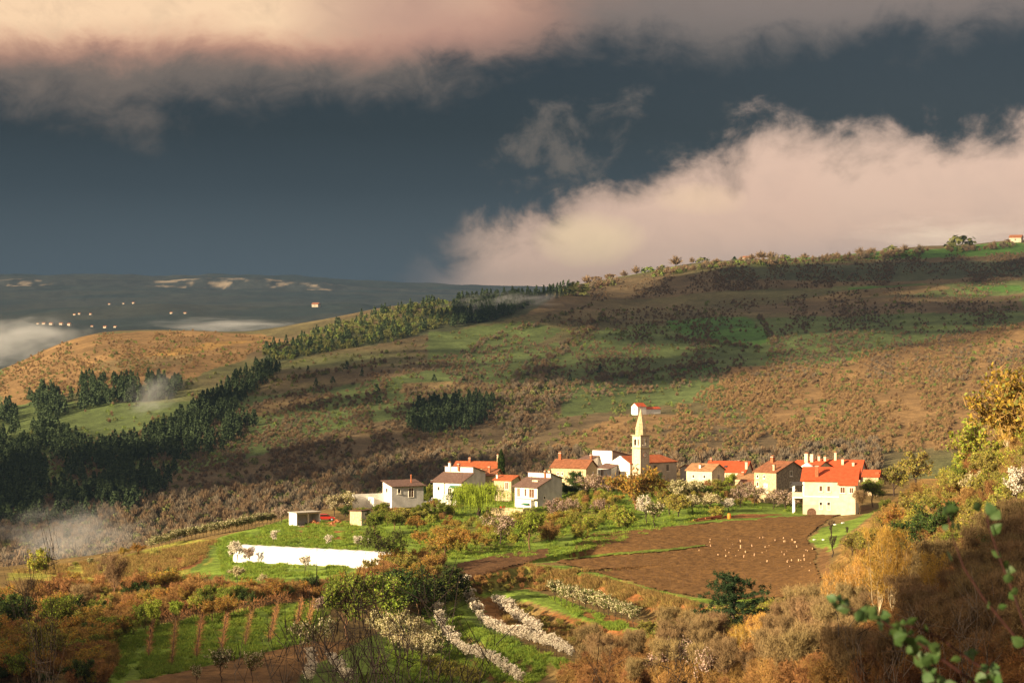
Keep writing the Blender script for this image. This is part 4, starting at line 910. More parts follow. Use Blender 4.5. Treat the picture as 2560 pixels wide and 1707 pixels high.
def gen_pine(seed, H=6.5, W=7.5):
    p = Plant(seed); g = p.r; tr = p.path((0, 0, -.4), (.3, .1, H * .9), 7, 0, .02); p.tube(tr, .2, .06, 6); C = []
    for k in range(7):
        z = H * (.22 + .70 * k / 6); R0 = W / 2 * (1.05 - .62 * (k / 6) ** 1.4) * g.uniform(.85, 1.1)
        for j in range(6 if k < 5 else 5):
            az = 2 * np.pi * (j + g.uniform(-.3, .3)) / 6 + k; e = np.array([np.cos(az) * R0, np.sin(az) * R0, z + g.uniform(.0, .7)])
            L = p.path((tr[min(6, int(z / H * 7))][0], 0, z - .15), e, 5, -.05, .03); p.tube(L, .055, .015, 3)
            for q in L[1:]:
                m = 4
                C += [q + g.normal(size=3) * (.34, .34, .13) + (0, 0, .12) for _ in range(m)]
    C = np.array(C); n = len(C) * 16; i = g.integers(0, len(C), n); c = C[i]; d = unit(g.normal(size=(n, 3)) + (0, 0, .55)) * g.uniform(.16, .38, (n, 1)); p.twigs(c + g.normal(size=(n, 3)) * .1, c + d, .032, 0)
    return p
def gen_column(seed, H=7, W=1.1, n=5200, size=.12, z0=.3):
    p = Plant(seed); g = p.r; p.tube(p.path((0, 0, -.4), (0, 0, H * .8), 4, 0, .01), .1, .03, 5)
    t = g.uniform(0, 1, n); rad = W / 2 * np.minimum(1, (1 - t) * 3.2) ** .8 * np.minimum(1, .55 + t * 2) * np.sqrt(g.uniform(.25, 1, n)); az = g.uniform(0, 2 * np.pi, n)
    c = np.stack([rad * np.cos(az), rad * np.sin(az), z0 + t * (H - z0)], 1); p.twigs(c, c + np.stack([g.normal(size=n) * .05, g.normal(size=n) * .05, np.full(n, size * 2)], 1), size * .4, 0)
    return p
def gen_palm(seed):
    p = Plant(seed); g = p.r; tr = p.path((0, 0, -.3), (.1, 0, 2.3), 5, 0, .02); p.tube(tr, .16, .13, 6)
    for k in range(20):
        az = 2 * np.pi * k / 20 * 3.1; e = g.uniform(-.3, 1.1); d = np.array([np.cos(az) * np.cos(e), np.sin(az) * np.cos(e), np.sin(e)])
        L = p.path(tr[-1], tr[-1] + d * 1.25 - (0, 0, .3), 6, .12, .01)
        for a, b in zip(L[:-1], L[1:]):
            s = unit(np.cross(b - a, (0, 0, 1.0))); k2 = 5; t = np.linspace(0, 1, k2)[:, None]; q = a + (b - a) * t
            for sg in (-1, 1): p.twigs(q, q + s * sg * .32 + (0, 0, -.12), .04, 0)
    return p
def gen_farpine(seed, H=9.0):
    p = Plant(seed); g = p.r; n = 120; t = g.uniform(0, 1, n) ** .85; rad = (1 - t) ** .8 * H * .27 * np.sqrt(g.uniform(.3, 1, n)); az = g.uniform(0, 2 * np.pi, n)
    c = np.stack([rad * np.cos(az), rad * np.sin(az), H * (.12 + .86 * t)], 1); p.tube([(0, 0, -1), (0, 0, H * .6)], .2, .1, 3)
    p.leaves(c, .62, 0, 1.1); return p
def gen_farbush(seed, H=4.0, W=5.0, n=80, size=.55, ragged=.3):
    p = Plant(seed); g = p.r; v = unit(g.normal(size=(n, 3))) * g.uniform(.35, 1, (n, 1)) ** .5; v[:, 2] = np.abs(v[:, 2])
    lob = 1 + ragged * np.sin(3 * np.arctan2(v[:, 1], v[:, 0]) + seed); c = np.stack([v[:, 0] * W / 2 * lob, v[:, 1] * W / 2 * lob, v[:, 2] * H * .9 + .2], 1)
    p.tube([(0, 0, -1), (0, 0, H * .5)], .12, .05, 3); p.leaves(c, size, 0, 1.2); return p
def gen_fartwig(seed, H=5.5, W=5.0, n=110):
    p = Plant(seed); g = p.r; az = g.uniform(0, 2 * np.pi, n); k = g.uniform(0, 1, n) ** .6; e = np.stack([np.cos(az) * k * W / 2, np.sin(az) * k * W / 2, H * (1 - .45 * k * k) * g.uniform(.6, 1, n)], 1)
    s = e * g.uniform(.35, .7, (n, 1)); s[:, :2] *= .75; p.tube([(0, 0, -1), (0, 0, H * .5)], .15, .06, 3); p.twigs(s, e, .16, 0); return p
def gen_tuft(seed, n=26, H=.45, W=.5, w=.03):
    p = Plant(seed); g = p.r; b = np.stack([g.normal(size=n) * W * .35, g.normal(size=n) * W * .35, np.full(n, -.05)], 1); e = b + np.stack([g.normal(size=n) * W * .3, g.normal(size=n) * W * .3, g.uniform(.5, 1, n) * H], 1); p.twigs(b, e, w, 0); return p
KIND = {}
def kind(name, p, bark, crown, H): KIND.setdefault(name, []).append(p.meshes(name, bark, crown) + (H,))
for i in range(3):
    kind('blossom_row', gen_tree(100 + i, 3.0, 2.1, .7, 10, 3, 8, 850, .075, .05, 'vase', twl=.42, tww=.012), 'bark_dark', ['bark_brown', 'petal_white'], 3.0)
    kind('blossom_mixed', gen_tree(110 + i, 3.2, 2.6, .9, 9, 4, 8, 1300, .08, .06, 'vase', twl=.45, tww=.012, mix=.45), 'bark_dark', ['bark_brown', 'petal_cream', 'leaf_green'], 3.2)
    kind('blossom_white', gen_tree(120 + i, 5.2, 4.0, 1.2, 11, 6, 9, 2600, .10, .13, 'round', twl=.5), 'bark_dark', ['bark_brown', 'petal_white'], 5.2)
    kind('blossom_pink', gen_tree(130 + i, 5.2, 5.4, 1.2, 11, 6, 12, 1700, .10, .13, 'round', twl=.55, mix=.75), 'bark_dark', ['bark_brown', 'petal_pink', 'leaf_olive'], 5.2)
    kind('blossom_cream', gen_tree(140 + i, 4.6, 4.6, 1.2, 11, 6, 10, 2200, .11, .13, 'round', twl=.5, mix=.65), 'bark_dark', ['twig_grey', 'petal_cream', 'leaf_olive'], 4.6)
    kind('young_green', gen_tree(150 + i, 6.0, 4.4, 1.6, 12, 6, 9, 2800, .12, .14, 'round', twl=.55), 'bark_brown', ['bark_brown', 'leaf_young'], 6.0)
    kind('green', gen_tree(160 + i, 6.0, 5.0, 1.0, 12, 8, 9, 6500, .095, .16, 'round', twl=.65, mix=.6), 'bark_brown', ['bark_brown', 'leaf_green', 'leaf_young'], 6.0)
    kind('dark_green', gen_tree(170 + i, 5.0, 5.0, .5, 12, 8, 9, 6500, .095, .16, 'round', twl=.55, mix=.75), 'bark_dark', ['bark_dark', 'leaf_dark', 'leaf_green'], 5.0)
    kind('olive', gen_tree(180 + i, 4.2, 4.4, .8, 11, 6, 9, 2400, .11, .13, 'round', twl=.5, mix=.6), 'bark_dark', ['twig_grey', 'leaf_olive', 'leaf_yellow'], 4.2)
    kind('yellow_green', gen_tree(190 + i, 3.6, 3.8, .3, 12, 6, 8, 2300, .11, .08, 'shrub', twl=.5, mix=.55), 'bark_brown', ['twig_grey', 'leaf_young', 'leaf_yellow'], 3.6)
    kind('orange', gen_tree(200 + i, 5.0, 5.2, .8, 12, 7, 12, 2600, .11, .14, 'round', twl=.6, mix=.7), 'bark_brown', ['twig_russet', 'leaf_orange', 'leaf_olive'], 5.0)
    kind('russet', gen_tree(210 + i, 4.2, 4.4, .3, 14, 7, 16, 900, .10, .08, 'shrub', twl=.7, mix=.6), 'bark_brown', ['twig_russet', 'leaf_russet', 'leaf_brown'], 4.2)
    kind('bare_brown', gen_tree(220 + i, 7.0, 5.0, 1.5, 13, 8, 16, 700, .08, .15, 'vase', twl=.8), 'bark_brown', ['twig_grey', 'leaf_brown'], 7.0)
    kind('golden', gen_tree(230 + i, 9.0, 4.6, 1.6, 13, 8, 11, 700, .08, .15, 'vase', twl=.8, tww=.014), 'bark_pale', ['twig_gold', 'leaf_gold'], 9.0)
    kind('sapling', gen_tree(240 + i, 6.5, 3.2, 1.6, 7, 4, 2.2, 0, .1, .062, 'vase', twl=.8, tww=.010), 'bark_shaded', ['bark_shaded'], 6.5)  # the saplings' shade is put into this blackened bark colour
    kind('sparse_green', gen_tree(250 + i, 7.0, 6.0, 1.6, 11, 6, 9, 1500, .12, .16, 'round', twl=.7), 'bark_dark', ['bark_dark', 'leaf_green'], 7.0)
    kind('pollard', gen_tree(260 + i, 3.4, 1.5, 2.2, 9, 3, 4, 0, .1, .14, 'vase', twl=.35, tww=.02), 'bark_dark', ['bark_dark'], 3.4)
kind('willow', gen_willow(300), 'bark_dark', ['leaf_young', 'willow_leaf'], 8.0)
kind('pine', gen_pine(310), 'bark_dark', ['needle'], 6.5); kind('pine', gen_pine(311, 6.5, 6.0), 'bark_dark', ['needle'], 6.5)
kind('cypress', gen_column(320), 'bark_dark', ['leaf_dark'], 7.0)
kind('palm', gen_palm(330), 'bark_brown', ['leaf_green'], 3.2); kind('conifer', gen_column(340, 7, 3.2, 5200, .17), 'bark_dark', ['leaf_dark'], 7.0)
CNT = {'n': 0}
def tree(kd, name, label, u, y, hpx, wk=1.0, cat='tree', group=None, y0=160.0, var=None, pos=None):
    """base at photo pixel (u, y); height hpx photo pixels at that distance; wk widens the crown"""
    CNT['n'] += 1; rng = random.Random(CNT['n'] * 7 + 3)
    g = Vector(ground([u], [y], y0, 900.0, 260)[0]) if pos is None else Vector(pos)
    tm, cm, H0 = KIND[kd][(CNT['n'] if var is None else var) % len(KIND[kd])]
    s = hpx * g.y / F / H0
    o = empty(name, g, rng.uniform(0, 6.28) if kd != 'willow' else 0.0); o.scale = (s * wk, s * wk, s)
    if tm: link('trunk', tm, o)
    link('crown', cm, o)
    tag(o, label, cat, group)
    return o
# ------------------------------------------------------------------ scattered growth (stuff): points + instances
def template(name, me):
    o = bpy.data.objects.new(name, me); return o
def scatter(name, label, cat, pts, scl, tmpl, seed=1, tilt=0.0):
    pts = np.asarray(pts); n = len(pts)
    me = bpy.data.meshes.new(name); me.vertices.add(n); me.vertices.foreach_set('co', pts.astype(np.float32).ravel())
    a = me.attributes.new('scl', 'FLOAT', 'POINT'); a.data.foreach_set('value', np.asarray(scl, np.float32))
    rg = np.random.default_rng(seed); a = me.attributes.new('spin', 'FLOAT', 'POINT'); a.data.foreach_set('value', rg.uniform(0, 6.28, n).astype(np.float32))
    o = link(name, me); tag(o, label, cat, kind='stuff')
    ng = bpy.data.node_groups.new(name, 'GeometryNodeTree')
    ng.interface.new_socket('Geometry', in_out='INPUT', socket_type='NodeSocketGeometry'); ng.interface.new_socket('Geometry', in_out='OUTPUT', socket_type='NodeSocketGeometry')
    N = ng.nodes; i_ = N.new('NodeGroupInput'); o_ = N.new('NodeGroupOutput'); join = N.new('GeometryNodeJoinGeometry')
    k = len(tmpl); ridx = N.new('FunctionNodeRandomValue'); ridx.data_type = 'INT'; ridx.inputs[4].default_value = 0; ridx.inputs[5].default_value = k - 1; ridx.inputs['Seed'].default_value = seed
    g2i = N.new('GeometryNodeGeometryToInstance')
    for q in tmpl[::-1]:
        oi = N.new('GeometryNodeObjectInfo'); oi.inputs['Object'].default_value = q; oi.inputs['As Instance'].default_value = True
        ng.links.new(oi.outputs['Geometry'], join.inputs[0])
    iop = N.new('GeometryNodeInstanceOnPoints'); iop.inputs['Pick Instance'].default_value = True
    ng.links.new(i_.outputs[0], iop.inputs['Points']); ng.links.new(join.outputs[0], iop.inputs['Instance']); ng.links.new(ridx.outputs[2], iop.inputs['Instance Index'])
    at = N.new('GeometryNodeInputNamedAttribute'); at.data_type = 'FLOAT'; at.inputs[0].default_value = 'scl'; ng.links.new(at.outputs[0], iop.inputs['Scale'])
    sp = N.new('GeometryNodeInputNamedAttribute'); sp.data_type = 'FLOAT'; sp.inputs[0].default_value = 'spin'
    cx = N.new('ShaderNodeCombineXYZ'); ng.links.new(sp.outputs[0], cx.inputs[2]); ng.links.new(cx.outputs[0], iop.inputs['Rotation'])
    ng.links.new(iop.outputs[0], o_.inputs[0])
    md = o.modifiers.new('grow', 'NODES'); md.node_group = ng
    return o
RG = np.random.default_rng(77)
def in_poly(poly, n, patch=0.0, ps=40.0, seed=0):
    p = np.array(poly, float); lo, hi = p.min(0), p.max(0); out = []
    while sum(map(len, out)) < n:
        q = RG.uniform(lo, hi, (n * 2, 2)); k = pip(q[:, 0], q[:, 1], poly)
        if patch: k &= (fbm(q[:, 0], q[:, 1], ps, seed, 3) + .25) > patch * RG.uniform(0, 1, len(q))
        out.append(q[k])
        if len(out) > 30: break
    return np.concatenate(out)[:n]
def cover(name, label, cat, polys, tmpl, smin, smax, y0, y1, steps=220, seed=1, patch=0.0, ps=40.0):
    q = np.concatenate([in_poly(po, n, patch, ps, seed) for po, n in polys])
    g = ground(q[:, 0], q[:, 1], y0, y1, steps); ok = g[:, 1] < y1 * .985
    g = g[ok]
    return scatter(name, label, cat, g, RG.uniform(smin, smax, len(g)), tmpl, seed)
# ------------------------------------------------------------------ woods and scrub on the far hillside
def far_woods():
    T = lambda n, f, m, k, *a: [template('%s_%d' % (n, i), f(50 + i * 7 + len(n), *a).joined(n, 'bark_dark', [m])) for i in range(k)]
    pines = T('far_pine', gen_farpine, 'far_needle', 4)
    brown = T('far_brown', gen_fartwig, 'far_brown', 2) + T('far_grey', gen_fartwig, 'far_grey', 2) + T('far_bush', gen_farbush, 'far_brown', 1)
    russ = T('far_russet', gen_fartwig, 'far_russet', 2) + T('far_orange', gen_fartwig, 'far_orange', 2) + T('far_rbush', gen_farbush, 'far_olive', 1)
    oliv = T('far_olive', gen_farbush, 'far_olive', 2) + T('far_green', gen_farbush, 'far_green', 1) + T('far_twig', gen_fartwig, 'far_brown', 1)
    cover('pine_forest', 'dark green pine forest covering the left flank of the far hillside', 'forest', [
        ([(-60, 1060), (60, 1000), (170, 955), (330, 950), (480, 965), (420, 1000), (300, 1010), (180, 1030), (60, 1080), (-60, 1130)], 420),
        ([(-60, 1110), (120, 1050), (210, 1120), (330, 1110), (480, 1030), (600, 940), (690, 905), (700, 930), (600, 1010), (560, 1060), (420, 1130), (300, 1200), (230, 1260), (100, 1270), (-60, 1290)], 1000),
        ([(350, 1100), (520, 1040), (640, 1060), (560, 1130), (440, 1160)], 200), ([(230, 1200), (440, 1180), (420, 1220), (330, 1290), (240, 1270)], 170), ([(-60, 1280), (220, 1250), (240, 1310), (-60, 1340)], 120)],
        pines, .75, 1.3, 960, 2600, 220, 3, .25, 60)
    cover('ridge_forest', 'olive green wood running along the left ridge of the far hillside', 'forest', [
        ([(650, 880), (760, 840), (900, 795), (1000, 768), (1180, 745), (1180, 790), (1000, 850), (820, 880), (690, 905)], 1000)], pines[:1] + oliv[:3] + oliv[:2], .6, 1.15, 1500, 2600, 220, 5)
    cover('dark_ridge_wood', 'dark wood at the saddle of the far ridge under the mist', 'forest', [
        ([(1130, 760), (1250, 738), (1420, 722), (1440, 735), (1330, 765), (1250, 800), (1130, 820)], 330)], pines, .8, 1.35, 1500, 2900, 220, 6)
    cover('pine_grove', 'dark pine grove in the middle of the far hillside', 'forest', [
        ([(1015, 1050), (1050, 1018), (1130, 1005), (1235, 1003), (1235, 1045), (1150, 1085), (1060, 1090), (1020, 1070)], 190)], pines, .8, 1.15, 1000, 2300, 220, 8)
    cover('brown_scrub', 'brown leafless scrub covering most of the far hillside', 'scrub', [
        ([(-60, 1180), (500, 1040), (1000, 920), (1500, 780), (2620, 690), (2620, 950), (1800, 960), (1400, 1010), (1300, 1220), (700, 1300), (-60, 1440)], 13000),
        ([(1430, 720), (1800, 658), (2620, 630), (2620, 700), (1800, 730), (1430, 760)], 3400)], brown, .22, .68, 960, 2900, 220, 9, .55, 50)
    cover('dark_valley_scrub', 'grey brown bare trees filling the valley foot behind the village', 'scrub', [
        ([(-60, 1290), (400, 1250), (900, 1150), (1400, 1130), (1700, 1150), (2200, 1100), (2200, 1220), (1300, 1260), (700, 1330), (-60, 1450)], 3400)], brown[:4] + oliv[:1], .7, 1.25, 900, 1700, 160, 12)
    cover('russet_scrub', 'orange brown scrub on the sunlit right and left flanks of the far hillside', 'scrub', [
        ([(1700, 1010), (1850, 930), (2050, 900), (2620, 790), (2620, 1120), (2000, 1140), (1650, 1130)], 8000), ([(1330, 1160), (1440, 1080), (1600, 1040), (1760, 1050), (1760, 1160)], 420),
        ([(-60, 960), (130, 865), (240, 834), (480, 828), (680, 845), (600, 905), (330, 945), (-60, 1030)], 1700)], russ, .22, .6, 960, 2700, 220, 15, .45, 40)
    cover('olive_scrub', 'green and olive bushes dotted over the far hillside fields', 'scrub', [
        ([(-60, 1030), (600, 930), (1400, 780), (2620, 700), (2620, 960), (1700, 1000), (1300, 1140), (600, 1280), (-60, 1400)], 3200), ([(-60, 880), (500, 830), (720, 850), (500, 960), (-60, 1010)], 330), ([(1450, 1010), (2200, 1000), (2200, 1150), (1450, 1130)], 420)], oliv, .25, .75, 960, 2800, 220, 18, .5, 35)
    cover('gully_wood', 'dark line of trees running down the gully in the middle of the far hillside', 'wood', [([(1505, 785), (1515, 800), (1410, 890), (1340, 985), (1300, 1120), (1250, 1130), (1300, 985), (1380, 880)], 330), ([(1330, 900), (1420, 960), (1400, 1010), (1250, 1080), (1230, 1010), (1290, 930)], 260)], oliv[:2] + brown[:4], .6, 1.1, 960, 2700, 220, 41)
    cover('hedgerows', 'thin hedgerows edging the green fields of the far hillside', 'hedge', [([(1400, 962), (1700, 915), (1810, 905), (1810, 912), (1700, 925), (1400, 972)], 120), ([(1890, 790), (1905, 795), (1945, 860), (1930, 862)], 60), ([(1000, 985), (1330, 965), (1330, 972), (1000, 993)], 80), ([(1660, 840), (1900, 868), (1900, 875), (1660, 848)], 80), ([(1180, 860), (1480, 760), (1485, 768), (1190, 870)], 90), ([(640, 960), (960, 905), (960, 912), (640, 968)], 80)], oliv[:2] + brown[:4], .45, .9, 960, 2700, 220, 42)
    cover('skyline_hedge', 'irregular hedge of bushes along the right skyline of the far ridge', 'hedge', [([(1440, 722), (1600, 690), (1800, 658), (2000, 652), (2200, 638), (2560, 612), (2560, 620), (2200, 648), (2000, 660), (1800, 668), (1600, 700), (1440, 735)], 420)], oliv + brown, .7, 1.7, 1900, 2900, 220, 19, .5, 60)
    # trees one can pick out: skyline and single pines in the clearings
    pm = [t.data for t in pines]; bm = [t.data for t in oliv + brown]
    def single(me, name, label, u, y, hpx, h0, grp=None, y0=1000.0):
        g = ground([u], [y], y0, 3000.0, 400)[0]; s = hpx * g[1] / F / h0; o = link(name, me, None, Vector(g)); k = 1.0 + (u * 37 % 11) / 11.0; o.scale = (s * k, s * k, s); o.rotation_euler[2] = u * 1.7; tag(o, label, 'tree', grp)
    rg = random.Random(4)
    for u, y, hp in ((770, 935, 22), (790, 968, 24), (832, 960, 20), (868, 925, 22), (905, 942, 22), (942, 985, 26), (948, 1012, 24), (1085, 955, 20), (1160, 958, 18), (1205, 955, 20), (1500, 935, 26), (1425, 955, 20)):
        single(rg.choice(pm), 'lone_pine', 'dark lone pine dotted on the open brown slope of the far hillside', u, y, hp, 9, 'lone pines on the far slope')
    for u, y, hp in ((1467, 712, 22), (1490, 706, 20), (1525, 700, 20), (1560, 694, 18), (1590, 688, 22), (1622, 682, 20), (1655, 676, 16), (1690, 667, 26), (1730, 660, 16), (1757, 657, 18), (1880, 652, 16), (1905, 650, 22), (1930, 650, 20), (1960, 650, 18), (2010, 650, 16), (2150, 640, 20), (2180, 638, 18), (2230, 634, 24), (2262, 632, 20), (2300, 630, 18), (2520, 612, 18)):
        single(rg.choice(bm), 'skyline_tree', 'small rounded tree on the right skyline of the far ridge', u, y, hp, 4.6, 'trees along the right skyline', 1900)
    single(pm[1], 'skyline_pine', 'single pointed pine standing on the ridge skyline near the pale hut', 1836, 650, 34, 9, None, 1900)
    single(bm[0], 'round_skyline_tree', 'large dark round tree group on the far right skyline', 2400, 622, 40, 4.2, None, 1900)
    single(bm[1], 'dark_skyline_bush', 'dark bushy tree at the step where the ridge rises to the right', 1440, 740, 38, 4.2, None, 1900)
    # pale hut on the skyline and hamlets on the far plain
    def hut(name, label, u, y, w, Y0, roof='tile_old', grp=None, y1=3000.0):
        g = Vector(ground([u], [y], Y0, y1, 500)[0]); h = House(name, label, 0, 0, 1, 25, 'house', grp); h.o.location = g; k = w
        gable_x(h, -k, 0, k * .7, k * .42, k * .62, 'plaster_beige_and_shaded', roof, zb=-k * .4, ov=k * .05, th=k * .03); h.win('F', -k * .5, k * .15, k * .12, k * .16)
    hut('skyline_hut', 'tiny pale hut on the ridge skyline', 1874, 652, 9, 1900)
    hut('skyline_house', 'pale house half lost in mist on the far right skyline', 2553, 606, 14, 1900)
    hut('plain_farmhouse', 'white farmhouse on the dark hill of the far plain', 795, 768, 20, 4000, y1=8000)
    for u, y in ((188, 788), (200, 786), (228, 787), (130, 812), (112, 811), (155, 812), (175, 813), (96, 811), (232, 818), (265, 820), (290, 819), (275, 762), (310, 760), (335, 759), (430, 784), (465, 785)):
        hut('hamlet_house', 'tiny pale house of the hamlets on the far misty plain', u, y, rg.uniform(6, 9), 3400, 'tile_old', 'hamlet houses on the far plain', 8500)
far_woods()
# ------------------------------------------------------------------ ploughed fields: draped sheets with clods and furrows
def drape(name, label, poly, mat, cell=.5, lift=.05, relief=.26, fdir=(1.0, .18), fw=1.1, y0=225.0, y1=520.0):
    g = ground([p[0] for p in poly], [p[1] for p in poly], y0, y1); lo, hi = g.min(0), g.max(0)
    xs = np.arange(lo[0] - 2, hi[0] + 2, cell); ys = np.arange(lo[1] - 2, hi[1] + 2, cell * 1.15)
    X, Y = np.meshgrid(xs, ys); Z = height(X, Y); u = to_u(X, Y); r = YH - F * Z / Y
    ins = pip(u + 5 * fbm(X, Y, 5.0, 51, 2), r + 2.2 * fbm(X, Y, 4.0, 52, 2), poly)
    d = X * fdir[1] - Y * fdir[0]
    rel = relief * (np.abs(np.sin(d * np.pi / fw)) * .5 + vnoise(X, Y, 1.3, 61) * .9 + vnoise(X, Y, .7, 62) * .7)
    Z = Z + lift + np.maximum(rel, -lift * .6)
    nr, nc = X.shape; i = (np.arange(nr - 1)[:, None] * nc + np.arange(nc - 1)[None])
    k = ins[:-1, :-1] & ins[1:, :-1] & ins[:-1, 1:] & ins[1:, 1:]; i = i[k]
    f = np.stack([i, i + 1, i + nc + 1, i + nc], 1); use, inv = np.unique(f, return_inverse=True)
    me = np_mesh(name, np.stack([X, Y, Z], -1).reshape(-1, 3)[use], inv.reshape(-1, 4), [MATS[mat]])
    o = link(name, me); tag(o, label, 'field', kind='structure')
material('soil_field', (0.096, 0.049, 0.017), .95, .3, 1.1, .9, 2.5, spec=.1, col2=(0.172, 0.090, 0.031), detail=7); material('soil_dark', (0.080, 0.041, 0.018), .95, .3, 1.1, .9, 2.5, spec=.1, col2=(0.130, 0.066, 0.028), detail=7); material('soil_strip', (0.20, 0.095, 0.030), .95, .3, .6, .4, 2.0, spec=.1)
FIELD = [(1405, 1398), (1428, 1372), (1458, 1346), (1484, 1332), (1600, 1324), (1700, 1314), (1863, 1300), (2060, 1286), (2105, 1286), (2070, 1302), (2018, 1346), (2048, 1385), (2036, 1400), (2058, 1450), (2040, 1498), (1920, 1494), (1800, 1503), (1650, 1478), (1540, 1446), (1450, 1421), (1385, 1407)]
drape('ploughed_field', 'large brown ploughed field below the village with young vines on its right half', FIELD, 'soil_field')
drape('ploughed_plot', 'small dark ploughed plot left of the large field', [(1136, 1412), (1200, 1397), (1279, 1380), (1378, 1371), (1366, 1400), (1330, 1406), (1253, 1426), (1186, 1454), (1170, 1460), (1152, 1432)], 'soil_dark')
drape('grass_strip', 'thin green grass line dividing the large ploughed field', [(1405, 1398), (1520, 1386), (1660, 1376), (1770, 1364), (1770, 1369), (1660, 1382), (1520, 1393), (1405, 1404)], 'grass_blade', .4, .32, .1)
drape('orchard_soil_strip', 'bare brown soil strip between the white blossom rows', [(1190, 1503), (1232, 1490), (1248, 1520), (1290, 1560), (1340, 1592), (1300, 1590), (1250, 1575), (1212, 1545)], 'soil_strip', .4, .04, .06)
drape('upper_soil_strip', 'narrow orange soil strip under the green and white blossom row', [(1400, 1512), (1480, 1527), (1560, 1545), (1618, 1562), (1622, 1574), (1560, 1566), (1470, 1545)], 'soil_strip', .4, .04, .06)
# ------------------------------------------------------------------ thickets and grass
def J(kd, n=3):
    out = []
    for i in range(min(n, len(KIND[kd]))):
        tm, cm, H = KIND[kd][i]; a = np.empty(len(tm.vertices) * 3, np.float32); tm.vertices.foreach_get('co', a); b = np.empty(len(cm.vertices) * 3, np.float32); cm.vertices.foreach_get('co', b)
        fa = np.empty(len(tm.loops), np.int32); tm.loops.foreach_get('vertex_index', fa); fb = np.empty(len(cm.loops), np.int32); cm.loops.foreach_get('vertex_index', fb); mi = np.empty(len(cm.polygons), np.int32); cm.polygons.foreach_get('material_index', mi)
        me = np_mesh(kd + '_thicket', np.concatenate([a, b]).reshape(-1, 3), np.concatenate([fa, fb + len(tm.vertices)]).reshape(-1, 4), [tm.materials[0]] + list(cm.materials), np.concatenate([np.zeros(len(tm.polygons), int), mi + 1]))
        out.append(template(kd + '_thicket', me))
    return out
j_rus, j_bare, j_ol, j_yel, j_or, j_dk, j_gr, j_gold = J('russet'), J('bare_brown', 2), J('olive', 2), J('yellow_green', 2), J('orange', 2), J('dark_green', 2), J('green', 2), J('golden', 2)
cover('russet_thicket', 'russet leafless thicket across the lower left slope', 'thicket', [([(-40, 1470), (200, 1468), (330, 1480), (560, 1486), (700, 1482), (860, 1478), (840, 1500), (640, 1513), (480, 1536), (340, 1555), (285, 1600), (262, 1707), (-40, 1720)], 400)], j_rus * 2 + j_or, .3, .72, 150, 470, 300, 21)
cover('olive_thicket', 'olive and green bushes mixed through the lower left slope', 'thicket', [([(-40, 1480), (300, 1500), (560, 1492), (780, 1480), (790, 1500), (480, 1540), (290, 1620), (250, 1707), (-40, 1720)], 170)], j_ol + j_yel + j_gr + j_dk, .28, .62, 150, 470, 300, 22)
cover('bramble_thicket', 'brown bramble thicket covering the lower right slope', 'thicket', [([(1470, 1665), (1640, 1620), (1900, 1610), (2120, 1580), (2330, 1490), (2600, 1330), (2640, 1740), (1400, 1740)], 760)], j_rus * 2 + j_bare, .38, .8, 105, 330, 300, 23)
cover('olive_bramble', 'olive undergrowth around the pine on the lower right slope', 'thicket', [([(1600, 1590), (1760, 1560), (1960, 1520), (2090, 1510), (2120, 1590), (1900, 1640), (1650, 1650)], 110), ([(2120, 1400), (2330, 1200), (2580, 1080), (2600, 1320), (2350, 1440), (2180, 1520)], 150)], j_ol + j_yel[:1] + j_rus[:1], .3, .7, 105, 360, 300, 24)
cover('hill_hedge', 'mixed orange and olive hedge running up the crest of the right hill', 'hedge', [([(2150, 1290), (2190, 1240), (2300, 1150), (2420, 1100), (2560, 1010), (2600, 1060), (2450, 1140), (2330, 1190), (2200, 1290)], 120)], j_ol + j_or + j_yel, .5, .95, 180, 430, 300, 25)
cover('bank_growth', 'brown and olive growth on the overgrown bank below the ploughed field', 'thicket', [([(1130, 1470), (1250, 1435), (1330, 1425), (1400, 1440), (1340, 1470), (1200, 1490)], 70), ([(1290, 1520), (1400, 1550), (1520, 1590), (1500, 1640), (1380, 1600), (1290, 1560)], 90)], j_rus + j_ol, .12, .32, 225, 420, 300, 26)
cover('garden_scrub', 'mixed yellow green and russet bushes on the slope under the village', 'scrub', [([(1040, 1335), (1180, 1310), (1380, 1290), (1560, 1275), (1600, 1310), (1400, 1345), (1180, 1375), (1060, 1395)], 130), ([(1380, 1240), (1560, 1230), (1560, 1275), (1400, 1290)], 40)], j_yel * 2 + j_ol + j_or[:1], .25, .6, 360, 520, 300, 27)
cover('centre_thicket', 'russet bushes between the polytunnel and the ploughed plot', 'thicket', [([(880, 1450), (1000, 1425), (1060, 1405), (1130, 1440), (1060, 1470), (960, 1500), (850, 1495)], 80)], j_rus[:2] + j_or + j_ol, .4, .8, 225, 420, 300, 28)
cover('village_gardens', 'low garden shrubs between the village houses', 'scrub', [([(900, 1262), (1060, 1262), (1130, 1285), (1130, 1305), (960, 1320), (880, 1312)], 90), ([(1400, 1235), (1560, 1215), (1720, 1215), (1900, 1225), (2000, 1245), (2000, 1268), (1700, 1262), (1420, 1262)], 110)], j_yel + j_ol + j_gr[:1] + j_rus[:1], .25, .6, 420, 600, 300, 29)
tg = [template('tuft', gen_tuft(400 + i).joined('tuft', 'grass_blade', ['grass_blade'])) for i in range(3)]
td = [template('dry_tuft', gen_tuft(410 + i, 30, .7, .7).joined('dry_tuft', 'dry_grass', ['dry_grass'])) for i in range(3)]
